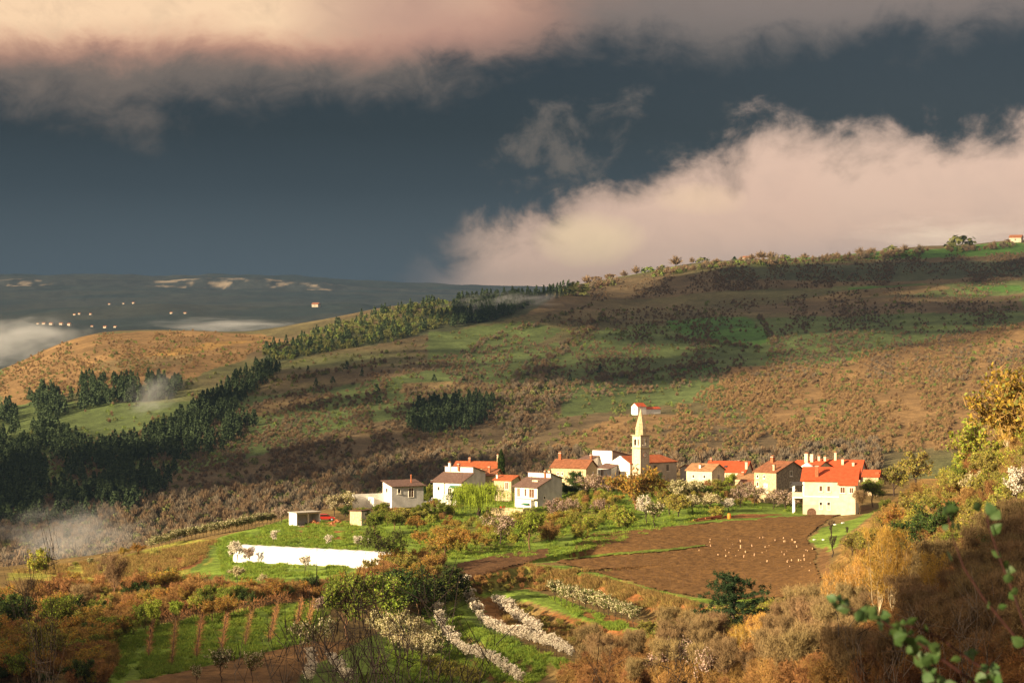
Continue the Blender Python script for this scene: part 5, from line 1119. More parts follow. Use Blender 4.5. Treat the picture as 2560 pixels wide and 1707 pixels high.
GP = [([(540, 1350), (720, 1300), (1040, 1310), (980, 1430), (560, 1450)], 4200), ([(1000, 1310), (1400, 1220), (1700, 1245), (2080, 1265), (1700, 1310), (1430, 1390), (1060, 1400)], 4200), ([(285, 1600), (480, 1545), (840, 1490), (770, 1605), (400, 1690), (270, 1712)], 4200), ([(1090, 1500), (1190, 1570), (1430, 1655), (1340, 1707), (900, 1707), (1000, 1560)], 2600), ([(1380, 1495), (1640, 1590), (1480, 1565)], 700)]
cover('grass', 'rough green grass tufts on terraces, meadow and vineyard', 'grass', GP, tg, .6, 1.5, 215, 600, 110, 31, .35, 25)
cover('dry_grass', 'straw coloured dry grass on banks and right hill', 'grass', [([(2080, 1420), (2200, 1270), (2450, 1120), (2600, 1050), (2640, 1320), (2350, 1440), (2150, 1500)], 4200), ([(1320, 1412), (1520, 1452), (1760, 1516), (1760, 1545), (1500, 1490), (1330, 1470)], 2200), ([(1250, 1530), (1500, 1590), (1650, 1610), (1560, 1650), (1300, 1600)], 1800), ([(30, 1430), (300, 1395), (545, 1350), (520, 1400), (330, 1450)], 1800), ([(1450, 1640), (1900, 1590), (2100, 1540), (2500, 1480), (2560, 1707), (1400, 1707)], 4500)], td, .5, 1.3, 105, 600, 110, 32, .3, 25)
q = RG.uniform((28, 60), (170, 330), (900, 2)); q = q[to_u(q[:, 0], q[:, 1]) > 2600]
scatter('hill_bramble', 'brown and olive scrub on the right hill at the picture edge', 'thicket', np.concatenate([q, height(q[:, 0], q[:, 1])[:, None]], 1), RG.uniform(.3, .8, len(q)), j_rus + j_ol + j_bare[:1], 33)
# ------------------------------------------------------------------ single trees
tree('willow', 'weeping_willow', 'bright green weeping willow spreading in front of the white houses', 1196, 1289, 90, 1.5, var=0, y0=430)
tree('cypress', 'cypress_tree', 'narrow dark cypress rising behind the small stone cottage', 1253, 1208, 84, 1.35, pos=P3(1253, 1208, 540))
tree('orange', 'church_tree', 'large orange and green tree hiding the church door', 1590, 1276, 108, 1.15, y0=430)
tree('dark_green', 'dark_church_tree', 'dark green tree against the nave right of the large orange tree', 1632, 1238, 58, .8, y0=440)
tree('dark_green', 'evergreen_tree', 'dark rounded evergreen below the long stone house', 1438, 1232, 52, .95, y0=440)
tree('dark_green', 'evergreen_bush', 'low dark evergreen bush next to the grey lane wall', 1420, 1240, 32, 1.2, 'bush', y0=440)
for u, y, h in ((1466, 1238, 46), (1492, 1242, 52), (1520, 1240, 44)): tree('blossom_pink', 'blossom_tree', 'greyish pink blossom tree in the row left of the church front', u, y, h, 1.1, group='blossom trees left of the church', y0=430)
tree('blossom_white', 'white_blossom_tree', 'tall bright white blossom tree on the slope right of the large orange tree', 1615, 1309, 70, .85, y0=400)
tree('blossom_mixed', 'leaning_blossom_tree', 'small leaning tree with green leaves and few white flowers at the field edge', 1637, 1318, 58, 1.2, y0=400)
tree('blossom_white', 'bushy_white_blossom', 'short bushy white blossom tree in the middle of the orchard', 1822, 1279, 32, 1.7, y0=400)
for u, y, h, k, l in ((1673, 1288, 48, 'olive', 'leftmost olive green orchard tree beside the tall white blossom tree'), (1696, 1291, 52, 'olive', 'olive green orchard tree with thick dark trunk and white pail'), (1733, 1284, 46, 'blossom_cream', 'cream orchard tree standing alone on bright grass'), (1776, 1279, 46, 'blossom_cream', 'cream orchard tree beside the bright green bush'), (1700, 1255, 52, 'blossom_cream', 'broad cream blossom tree in the upper orchard below the church annex'), (1740, 1245, 44, 'blossom_cream', 'cream blossom tree below the cream cottage'), (1660, 1245, 44, 'yellow_green', 'yellow green tree in front of the nave wall')):
    tree(k, 'orchard_tree', l, u, y, h, 1.15, y0=420)
tree('young_green', 'bright_green_tree', 'bright fresh green tree right of the cream cottage', 1828, 1230, 46, 1.1, y0=430)
tree('young_green', 'fresh_green_tree', 'fresh green round tree in the orchard middle', 1796, 1268, 42, .9, y0=420); tree('yellow_green', 'green_bush', 'bright green bush at the field edge below the orchard', 1792, 1293, 28, 1.6, 'bush', y0=400)
for u, y, h in ((1852, 1268, 46), (1885, 1262, 50), (1868, 1245, 40)): tree('blossom_pink', 'grey_tree', 'grey leafless tree in the clump under the tall stone house', u, y, h, 1.1, group='grey trees under the stone house', y0=430)
for u, y, h in ((1935, 1272, 46), (1965, 1275, 48), (1990, 1278, 38)): tree('blossom_pink', 'pink_blossom_tree', 'dull pink blossom tree left of the porch of the cream house', u, y, h, 1.15, group='pink blossom trees by the porch', y0=430)
tree('blossom_pink', 'broad_blossom_tree', 'broad pinkish blossom tree with dark trunk on the lower slope', 1253, 1362, 70, 1.15, y0=330)
tree('young_green', 'lone_green_tree', 'light green tree with straight trunk standing by the ploughed plot', 1326, 1374, 96, 1.0, y0=330)
tree('orange', 'orange_bush', 'glowing orange round bush at the left end of the green strip', 1114, 1392, 68, 1.15, y0=330); tree('orange', 'small_orange_tree', 'smaller russet tree right of the glowing orange bush', 1170, 1378, 55, 1.0, y0=330)
for u, y, h, l in ((1392, 1302, 55, 'grey pink blossom tree right of the lone green tree near the grey house'), (1425, 1290, 42, 'pale pink blossom tree directly below the grey house corner'), (1498, 1296, 46, 'pale pink blossom tree alone on the green slope below the church')): tree('blossom_pink', 'pale_blossom_tree', l, u, y, h, 1.0, y0=400)
for u, y, h, l in ((1478, 1325, 40, 'yellow green bush left of the middle on the slope under the church'), (1560, 1318, 46, 'yellow green bush next to the tall white blossom tree'), (1530, 1300, 40, 'olive yellow bush in the hollow under the church'), (1450, 1345, 36, 'low grey green bush at the tip of the large field')): tree('yellow_green', 'yellow_green_bush', l, u, y, h, 1.2, 'bush', y0=380)
tree('russet', 'russet_shrub', 'russet shrub right of the lone green tree', 1375, 1352, 52, 1.0, 'shrub', y0=350)
# left gardens
tree('blossom_cream', 'pale_green_tree', 'pale yellow green blossom tree above the red car', 836, 1290, 44, 1.0, y0=430, pos=P3(836, 1285, 470)); tree('blossom_cream', 'tall_pale_green_tree', 'taller pale yellow green blossom tree left of the stone hut', 868, 1284, 52, 1.05, pos=P3(868, 1282, 472)); tree('dark_green', 'garden_evergreen', 'dark green tree in front of the pale blossom trees near the hut', 862, 1298, 36, 1.0, y0=420)
tree('palm', 'palm_tree', 'taller palm in the garden below the grey barn', 997, 1268, 36, .9, y0=420); tree('palm', 'short_palm', 'shorter golden palm left of the taller palm', 982, 1276, 28, .9, y0=420)
tree('dark_green', 'hedge_bush', 'dark hedge bush in front of the parked white cars', 1022, 1268, 30, 1.6, 'bush', y0=420); tree('conifer', 'small_conifer', 'small pointed conifer between the barn and the white house', 1057, 1256, 50, .8, y0=440); tree('yellow_green', 'corner_bush', 'yellow green bush at the left corner of the white house', 1074, 1254, 40, .8, 'bush', y0=440)
tree('green', 'garden_green_tree', 'fresh green tree below the stone hut', 938, 1340, 58, 1.1, y0=380); tree('green', 'garden_round_tree', 'round green tree in the garden right of the hut', 985, 1325, 46, 1.0, y0=380); tree('olive', 'garden_olive', 'olive bush tree under the palms', 1005, 1312, 40, 1.2, y0=400); tree('orange', 'garden_russet', 'russet tree in the garden below the stone wall', 1040, 1330, 40, 1.1, y0=400)
tree('sparse_green', 'sparse_tree', 'sparse dark branched tree at the right end of the polytunnel', 965, 1432, 128, 1.0, y0=330)
tree('blossom_white', 'tunnel_blossom_tree', 'white blossom tree at the left end of the polytunnel', 592, 1407, 52, 1.05, y0=330); tree('blossom_pink', 'second_tunnel_blossom', 'smaller pink white blossom bush overlapping the polytunnel left end', 622, 1409, 38, .9, y0=330)
tree('blossom_white', 'front_blossom_tree', 'white blossom tree in front of the polytunnel middle', 763, 1428, 42, 1.0, y0=330); tree('blossom_cream', 'low_blossom_tree', 'cream blossom tree on the green bank below the polytunnel', 592, 1454, 38, 1.0, y0=330); tree('blossom_cream', 'small_low_blossom', 'small cream blossom bush right of the low cream tree', 655, 1460, 26, 1.0, y0=330)
for u, y, h, l in ((686, 1364, 36, 'leftmost small white blossom tree above the polytunnel'), (823, 1370, 32, 'second small white blossom tree above the polytunnel'), (894, 1374, 34, 'third small white blossom tree above the polytunnel'), (924, 1374, 26, 'rightmost small white blossom tree above the polytunnel')): tree('blossom_row', 'terrace_blossom', l, u, y, h, .9, y0=380)
tree('blossom_pink', 'garage_blossom', 'pinkish blossom tree left of the open garage', 705, 1308, 40, 1.1, y0=420)
# crest hedge of pale fruit trees
def along(pts, n):
    p = np.array(pts, float); d = np.r_[0, np.cumsum(np.hypot(*np.diff(p, axis=0).T))]; t = np.linspace(0, d[-1], n); return np.stack([np.interp(t, d, p[:, 0]), np.interp(t, d, p[:, 1])], 1)
rg = random.Random(12)
for u, y in along([(378, 1376), (450, 1354), (540, 1338), (620, 1322), (705, 1305)], 36): tree('blossom_mixed', 'crest_fruit_tree', 'pale yellow green fruit tree in the dense row along the left crest', u, y, rg.uniform(24, 32), 1.2, group='fruit tree row on the left crest', y0=380)
for u, y, h, k, l in ((96, 1430, 56, 'yellow_green', 'yellow green tree standing at the far left crest'), (310, 1394, 26, 'orange', 'orange shrub on the left crest'), (345, 1388, 30, 'orange', 'larger orange shrub on the left crest next to the fruit row'), (225, 1416, 20, 'blossom_mixed', 'small pale shrub on the thin part of the left crest'), (262, 1408, 22, 'blossom_mixed', 'pale shrub on the left crest near the orange shrub'), (188, 1420, 16, 'olive', 'tiny olive bush on the left crest'), (424, 1446, 28, 'dark_green', 'dark round bush at the meadow lower edge')): tree(k, 'crest_shrub', l, u, y, h, 1.1, 'shrub', y0=330)
# lower left trees
tree('bare_brown', 'tall_bare_tree', 'tall bare brown tree rising in front of the left meadow', 285, 1512, 120, .9, y0=240)
for u, y, h, l in ((337, 1568, 52, 'leftmost light green tree at the vineyard corner'), (383, 1572, 74, 'tallest light green tree at the vineyard head'), (440, 1562, 60, 'light green tree third from the left at the vineyard head')): tree('young_green', 'vineyard_tree', l, u, y, h, .85, y0=225)
tree('blossom_pink', 'vineyard_blossom', 'pink white blossom tree left of the light green vineyard trees', 292, 1572, 36, 1.3, y0=225); tree('dark_green', 'corner_evergreen', 'dark evergreen at the left picture edge', 28, 1598, 110, 1.0, y0=200)
for u, y, h, l in ((530, 1552, 52, 'dark trunked fruit tree at the head of the vineyard'), (565, 1546, 56, 'second dark trunked fruit tree at the head of the vineyard')): tree('orange', 'fruit_tree', l, u, y, h, 1.0, y0=225)
for u, y, h in ((340, 1500, 70), (420, 1492, 70), (490, 1500, 66), (620, 1500, 44), (690, 1494, 42), (760, 1490, 40), (60, 1530, 80), (150, 1520, 80), (210, 1545, 80)): tree(rg.choice(['orange', 'bare_brown', 'russet']), 'russet_tree', 'russet brown tree in the thicket band above the vineyard', u, y, h, 1.1, group='russet trees above the vineyard', y0=230)
for u, y, h, k, l in ((150, 1600, 110, 'green', 'green tree in the lower left thicket behind the bare sapling'), (100, 1680, 120, 'olive', 'olive tree at the lower left'), (230, 1600, 60, 'orange', 'orange bush left of the vineyard'), (35, 1690, 90, 'orange', 'orange tree in the lower left corner'), (180, 1560, 70, 'dark_green', 'dark green tree in the lower left thicket')): tree(k, 'slope_tree', l, u, y, h, 1.0, y0=190)
# centre group
for u, y, h, w, k, l in ((872, 1600, 160, .9, 'green', 'left green tree of the group in the picture centre foreground'), (955, 1588, 150, 1.0, 'green', 'middle green tree of the group in the centre foreground'), (1000, 1560, 120, 1.1, 'dark_green', 'dark green tree right in the centre foreground group'), (1095, 1540, 118, 1.15, 'dark_green', 'big dark green bush beside the white blossom rows'), (1050, 1545, 90, 1.0, 'green', 'green bush left of the big dark bush'), (915, 1520, 60, 1.0, 'orange', 'russet tree behind the centre green trees'), (850, 1500, 60, 1.0, 'green', 'small green tree at the vineyard right end')): tree(k, 'centre_tree', l, u, y, h, w, y0=215)
tree('blossom_pink', 'centre_blossom', 'grey white blossom tree at the right end of the vineyard', 808, 1540, 46, 1.3, y0=215)
for u, y, h, l in ((555, 1704, 76, 'green and white fruit tree on the brown soil in the bottom left'), (492, 1712, 46, 'small fruit tree at the bottom edge left of the larger one'), (632, 1705, 70, 'slender green fruit tree at the bottom edge'), (764, 1655, 92, 'fruit tree with dark leaning trunk at the vineyard end'), (815, 1625, 74, 'round green and white fruit tree right of the leaning one')): tree('blossom_mixed', 'bottom_fruit_tree', l, u, y, h, 1.0, y0=200)
# blossom rows on the terraces
def row(pts, n, kd, label, grp, h0, h1, y0=215):
    for u, y in along(pts, n): tree(kd, 'row_blossom_tree', label, u, y, rg.uniform(h0, h1), 1.0, group=grp, y0=y0)
row([(1096, 1555), (1103, 1578), (1116, 1606), (1136, 1628), (1160, 1644), (1188, 1654), (1206, 1660)], 20, 'blossom_row', 'white blossom tree in the left outer curved terrace row', 'left outer blossom row', 28, 46)
row([(1160, 1495), (1172, 1515), (1186, 1540), (1202, 1562), (1222, 1582), (1252, 1596), (1292, 1606), (1332, 1616), (1372, 1630), (1402, 1642), (1426, 1652)], 36, 'blossom_row', 'white blossom tree in the long middle curved terrace row', 'long middle blossom row', 28, 46)
row([(1240, 1518), (1262, 1538), (1290, 1560), (1320, 1580), (1346, 1594)], 17, 'blossom_row', 'white blossom tree in the short inner terrace row', 'short inner blossom row', 28, 46)
row([(1388, 1508), (1420, 1520), (1450, 1528), (1490, 1536), (1540, 1552), (1584, 1568)], 14, 'blossom_mixed', 'green and white tree in the upper terrace row under the bank', 'upper terrace row', 48, 58)
row([(1226, 1668), (1244, 1682), (1266, 1698), (1284, 1712), (1294, 1722)], 6, 'blossom_row', 'white blossom tree in the broken row at the bottom edge', 'broken bottom blossom row', 40, 50, 200)
row([(776, 1665), (782, 1690), (772, 1716)], 6, 'blossom_row', 'white blossom tree in the left bottom centre row', 'left bottom centre row', 36, 46, 200)
row([(826, 1670), (846, 1692), (868, 1714)], 7, 'blossom_row', 'white blossom tree in the right bottom centre row', 'right bottom centre row', 36, 46, 200)
row([(940, 1585), (970, 1606), (1005, 1630), (1040, 1650), (1072, 1664)], 8, 'blossom_cream', 'pale olive blossom tree in the first row below the centre trees', 'pale orchard first row', 52, 66)
row([(985, 1570), (1020, 1590), (1050, 1612), (1082, 1632)], 6, 'blossom_cream', 'pale olive blossom tree in the second row below the centre trees', 'pale orchard second row', 52, 66)
row([(1080, 1690), (1115, 1700), (1150, 1712), (1180, 1722)], 5, 'olive', 'olive brown young tree in the row at the bottom edge', 'bottom olive row', 44, 56, 200)
# right slope
tree('pine', 'pine_tree', 'dark spreading pine in front of the ploughed field', 1838, 1606, 168, 1.1, y0=170, var=0); tree('pine', 'lower_pine', 'small dark pine hidden under the spreading pine', 1800, 1622, 80, .9, y0=170, var=1)
for u, y, h, w, k, l in ((2088, 1622, 190, .75, 'golden', 'slender golden tree left of the golden group'), (2200, 1610, 280, .75, 'golden', 'tall golden tree with pale trunk in the golden group'), (2238, 1602, 270, .7, 'golden', 'second tall golden tree right in the golden group'), (2150, 1585, 190, .8, 'golden', 'golden tree at the left side of the golden group'), (2330, 1570, 180, .9, 'golden', 'golden tree leaning right of the golden group'), (1895, 1668, 130, 1.0, 'golden', 'golden bush in front of the pine'), (1850, 1672, 110, .9, 'golden', 'smaller golden bush left under the pine')): tree(k, 'golden_tree', l, u, y, h, w, y0=130)
for u, y, h, l in ((2078, 1352, 50, 'upper dark pollarded trunk at the field right edge'), (2081, 1392, 52, 'lower dark pollarded trunk at the field right edge'), (2118, 1352, 34, 'thin pollarded trunk on the dry slope')): tree('pollard', 'pollard_tree', l, u, y, h, .9, y0=220)
tree('blossom_white', 'hill_blossom_tree', 'white blossom tree at the right picture edge', 2540, 1268, 96, 1.0, y0=170); tree('blossom_cream', 'hill_cream_tree', 'thin cream blossom tree left of the white one on the right hill', 2432, 1246, 64, .9, y0=170)
tree('orange', 'tall_orange_tree', 'tall glowing orange tree at the right edge skyline', 2566, 1165, 235, 1.0, y0=200); tree('golden', 'hill_golden_tree', 'golden bush below the tall orange tree', 2520, 1160, 130, 1.1, y0=200)
for u, y, h, w, k, l in ((2440, 1175, 120, 1.0, 'yellow_green', 'yellow green tree on the right hill crest'), (2370, 1180, 100, .9, 'conifer', 'dark pointed tree on the right hill crest'), (2340, 1190, 90, 1.0, 'orange', 'russet tree on the crest left of the dark pointed tree'), (2480, 1120, 110, .7, 'yellow_green', 'slim yellow tree right on the crest'), (2290, 1215, 80, 1.0, 'olive', 'olive tree with a pale stump on the crest'), (2235, 1240, 70, 1.0, 'olive', 'olive tree on the lower crest'), (2180, 1268, 70, 1.1, 'green', 'green tree hiding the right end of the cream house'), (2150, 1285, 56, 1.0, 'bare_brown', 'bare brown tree at the corner of the cream house'), (2220, 1300, 50, 1.0, 'green', 'fresh green bush on the right slope'), (2400, 1225, 60, 1.1, 'green', 'green bush under the crest of the right hill')): tree(k, 'crest_tree', l, u, y, h, w, y0=190)
for u, y, h, w, k, l in ((2270, 1420, 110, 1.0, 'dark_green', 'dark green bush behind the golden group'), (2400, 1420, 90, 1.1, 'green', 'green bush on the lower right slope'), (2520, 1440, 110, 1.1, 'dark_green', 'dark green bush at the right edge'), (2180, 1400, 70, 1.0, 'olive', 'olive bush behind the golden trees'), (2340, 1360, 100, 1.1, 'dark_green', 'dark green bush above the golden group on the right slope'), (2450, 1360, 90, 1.0, 'olive', 'olive bush in the middle of the right slope'), (2240, 1340, 70, 1.0, 'orange', 'orange bush on the dry slope right of the pollarded trunks')): tree(k, 'slope_bush', l, u, y, h, w, 'bush', y0=150)
for u, y, h in ((1720, 1712, 110), (1660, 1720, 90), (1780, 1730, 100)): tree('blossom_pink', 'bottom_blossom', 'pinkish blossom shrub among brambles at the bottom edge', u, y, h, .9, group='pink blossom shrubs at the bottom edge', y0=110)
# bare saplings close to the viewpoint: they grow on the near slope below the picture's edge
def near(kd, name, label, u, ytop, Y, wk=1.0, var=0, rot=None):
    X = (u - 1280) / F * Y; z = float(height(X, Y)); H = (YH - ytop) / F * Y - z
    o = tree(kd, name, label, 0, 0, H * F / Y, wk, pos=(X, Y, z), var=var)
    if rot is not None: o.rotation_euler[2] = rot
for i, (u, yt, Y, w, l) in enumerate(((950, 1455, 92, 1.0, 'dark bare sapling in the bottom centre, left of the forked one'), (1010, 1490, 86, 1.0, 'dark forked bare sapling right in the bottom centre'), (905, 1500, 98, .8, 'thin bare sapling left in the bottom centre'), (800, 1545, 96, .9, 'bare sapling in front of the leaning fruit tree'), (735, 1600, 90, .9, 'low bare sapling at the bottom edge near the brown soil'), (110, 1385, 100, .4, 'tall crooked bare sapling on the left'), (1640, 1640, 84, .9, 'bare sapling among brambles in the lower right'), (2190, 1560, 70, .8, 'bare dark sapling under the golden trees'), (2400, 1500, 75, .9, 'bare dark sapling in the lower right corner'))):
    near('sapling', 'bare_sapling', l, u, yt, Y, w, i)
# ------------------------------------------------------------------ leafy shrub beside the viewpoint (right)
def leaf_mesh():
    v = [(0, 0, 0), (.45, .02, .25), (.5, .03, .6), (.28, .02, .95), (0, -.03, 1.3), (-.28, .02, .95), (-.5, .03, .6), (-.45, .02, .25), (0, -.06, .5), (0, -.06, .9)]
    f = [(0, 1, 8), (1, 2, 8), (2, 9, 8), (2, 3, 9), (3, 4, 9), (4, 5, 9), (5, 6, 9), (6, 8, 9), (6, 7, 8), (7, 0, 8)]
    me = bpy.data.meshes.new('leaf'); me.from_pydata([tuple(c * .034 for c in p) for p in v], [], f); me.materials.append(MATS['shrub_leaf']); return me
material('shrub_leaf', (0.046, 0.086, 0.022), .55, .3, 20, spec=.3, trans=.35, obj_var=.4); material('stem_red', (0.030, 0.009, 0.007), .7, .3, 20)
def near_shrub():
    lm = leaf_mesh(); rg = random.Random(5)
    stems = [([(2561, 1620), (2523, 1573), (2459, 1495), (2410, 1419), (2380, 1337), (2369, 1285)], 8.0, 'leafy red stem bending left, second from the right edge', 12), ([(2566, 1575), (2532, 1477), (2497, 1390), (2471, 1311), (2466, 1275)], 8.4, 'leafy red stem nearest the right edge', 16),
             ([(2500, 1750), (2383, 1667), (2308, 1614), (2220, 1562), (2177, 1536), (2104, 1512)], 7.4, 'leafy red stem reaching farthest left in the lower right corner', 26), ([(2560, 1745), (2491, 1693), (2421, 1646), (2351, 1594), (2293, 1568), (2240, 1559)], 7.7, 'thin leafy stem above the farthest reaching one', 22), ([(2380, 1760), (2340, 1705), (2310, 1664), (2270, 1614), (2240, 1585)], 7.2, 'short leafy stem at the bottom of the lower right corner', 22)]
    for pts, Y, lab, nl in stems:
        root = P3(pts[0][0] + 60, 0, Y); root.z = float(height(root.x, root.y)) - .05
        P = [P3(a, b, Y) for a, b in pts]; mid = P[0].lerp(root, .5) + Vector((.12, .05, .1)); path = [root, root.lerp(mid, .6), mid, P[0].lerp(mid, .3)] + P
        o = empty('leafy_stem', root); tag(o, lab, 'shrub', 'leafy stems beside the viewpoint')
        n = len(path); MB().tube([p - root for p in path], [.0075 - .0058 * i / n for i in range(n)], 6).build('stem', 'stem_red', o)
        for k in range(nl):
            t = rg.uniform(.05, 1) * (len(P) - 1); i = min(int(t), len(P) - 2); q = P[i].lerp(P[i + 1], t - i)
            if k < 4: q = P[-1].copy()
            lf = link('leaf', lm, o, q - root + Vector((rg.uniform(-.02, .02), rg.uniform(-.05, .05), rg.uniform(-.02, .02)))); s = rg.uniform(.7, 1.4); lf.scale = (s, s, s); lf.rotation_euler = (rg.uniform(-1.2, 1.2), rg.uniform(-2.4, 2.4), rg.uniform(-.8, .8))
near_shrub()
# ------------------------------------------------------------------ vineyard, stakes
material('post_wood', (0.085, 0.048, 0.026), .9, .3, 4, obj_var=.3); material('guard_tube', (0.52, 0.33, 0.19), .6, .15, 4, obj_var=.3); material('sack', (0.75, 0.72, 0.68), .6, .1); material('orange_plastic', (0.75, 0.20, 0.03), .5, .1)
def twig_obj(name, pts, mat, n, w, h, ln, parent, seed):
    p = Plant(seed); g = p.r; A = np.array(pts); k = np.linspace(0, len(A) - 1, n); i = np.minimum(k.astype(int), len(A) - 2); b = A[i] + (A[i + 1] - A[i]) * (k - i)[:, None] + g.normal(size=(n, 3)) * .12; b[:, 2] += g.uniform(.1, h, n)
    e = b + np.stack([g.normal(size=n) * .3, g.normal(size=n) * .35, g.uniform(-.1, 1, n) * ln], 1); p.twigs(b, e, w, 0)
    Q = np.concatenate(p.cv); me = np_mesh(name, Q.reshape(-1, 3), np.arange(4 * len(Q)).reshape(-1, 4), [MATS[mat]]); return link(name, me, parent)
def vineyard():
    rows_ = [((381, 1566), (372, 1645)), ((441, 1556), (430, 1668)), ((507, 1549), (491, 1650)), ((570, 1541), (554, 1634)), ((631, 1532), (614, 1616)), ((694, 1525), (675, 1603)), ((755, 1511), (741, 1577)), ((782, 1515), (772, 1570))]
    ordn = ['leftmost', 'second', 'third', 'fourth', 'fifth', 'sixth', 'seventh', 'rightmost']
    pm = MB().box(-.05, .05, -.05, .05, -.3, 1.45).add([(-.05, -.05, 1.45), (.05, -.05, 1.45), (.05, .05, 1.45), (-.05, .05, 1.45), (0, 0, 1.55)], [(0, 1, 4), (1, 2, 4), (2, 3, 4), (3, 0, 4)])
    tmp = pm.build('post', 'post_wood'); pmesh = tmp.data; bpy.data.objects.remove(tmp)
    for k, (a, b) in enumerate(rows_):
        g = ground([a[0], b[0]], [a[1], b[1]], 215, 420); L = np.linalg.norm(g[1] - g[0]); n = max(6, int(L / 3.2)); t = np.linspace(0, 1, n)[:, None]; P = g[0] + (g[1] - g[0]) * t; P[:, 2] = height(P[:, 0], P[:, 1])
        o = empty('vine_row', Vector(P[0])); tag(o, 'bare reddish vine row with wooden posts, %s in the lower left vineyard' % ordn[k], 'vine row', 'vine rows of the lower left vineyard')
        for q in P: link('post', pmesh, o, Vector(q - P[0]))
        twig_obj('canes', P - P[0], 'twig_russet', int(L * 26), .022, 1.1, .5, o, 500 + k)
        MB().tube([Vector(q - P[0]) + Vector((.06, 0, .9)) for q in P], .012, 3).build('wire', 'iron', o)
    # stake row along the vineyard head
    st = MB().box(-.035, .035, -.035, .035, -.3, 1.5).add([(-.035, -.035, 1.5), (.035, -.035, 1.5), (.035, .035, 1.5), (-.035, .035, 1.5), (0, 0, 1.6)], [(0, 1, 4), (1, 2, 4), (2, 3, 4), (3, 0, 4)]); tmp = st.build('stake', 'post_wood'); sm = tmp.data; bpy.data.objects.remove(tmp)
    rg = random.Random(9)
    A_ = along([(398, 1562), (480, 1549), (560, 1541), (640, 1526), (720, 1510), (800, 1494)], 62); g = ground(A_[:, 0], A_[:, 1], 215, 420)
    for q in g:
        o = link('vine_stake', sm, None, Vector(q)); o.rotation_euler = (rg.uniform(-.06, .06), rg.uniform(-.06, .06), rg.uniform(0, 3)); s = rg.uniform(.8, 1.1); o.scale = (1, 1, s); tag(o, 'thin wooden stake in the stake row along the vineyard head', 'stake', 'stakes along the vineyard head')
    o = empty('head_vines', Vector(g[0])); tag(o, 'tangle of russet vine canes along the stake row', 'vines'); twig_obj('canes', g - g[0], 'twig_russet', 1600, .022, 1.6, .7, o, 540)
    # young vine posts in the ploughed field
    q = []
    for j in range(8):
        for i in range(19):
            u = 1500 + i * 29 + j * 9; y = 1360 + j * 17 + (i - 9) * (-.6 + j * .35)
            if rg.random() < .55: q.append((u + rg.uniform(-4, 4), y + rg.uniform(-3, 3)))
    q = np.array(q); k = pip(q[:, 0], q[:, 1], FIELD); q = q[k]; g = ground(q[:, 0], q[:, 1], 240, 520)
    for p in g:
        o = link('field_post', sm, None, Vector(p)); o.rotation_euler = (rg.uniform(-.05, .05), rg.uniform(-.05, .05), 0); o.scale = (.9, .9, rg.uniform(.6, .95)); tag(o, 'thin dark post of the young vine rows in the large ploughed field', 'post', 'young vine posts in the ploughed field')
    tm = MB().ngon(0, 0, .10, .10, -.05, .55, 7); tmp = tm.build('tube', 'guard_tube'); tmesh = tmp.data; bpy.data.objects.remove(tmp)
    q = in_poly([(1715, 1375), (1770, 1352), (1960, 1335), (2030, 1352), (2035, 1400), (2028, 1440), (1960, 1425), (1800, 1400)], 62); g = ground(q[:, 0], q[:, 1], 240, 520)
    for p in g:
        o = link('vine_guard', tmesh, None, Vector(p)); s = rg.uniform(.35, 1.0); o.scale = (s ** .5, s ** .5, s); o.rotation_euler = (rg.uniform(-.15, .15), rg.uniform(-.15, .15), 0); tag(o, 'pale guard tube round a young vine in the right half of the ploughed field', 'guard tube', 'pale vine guard tubes in the ploughed field')
vineyard()
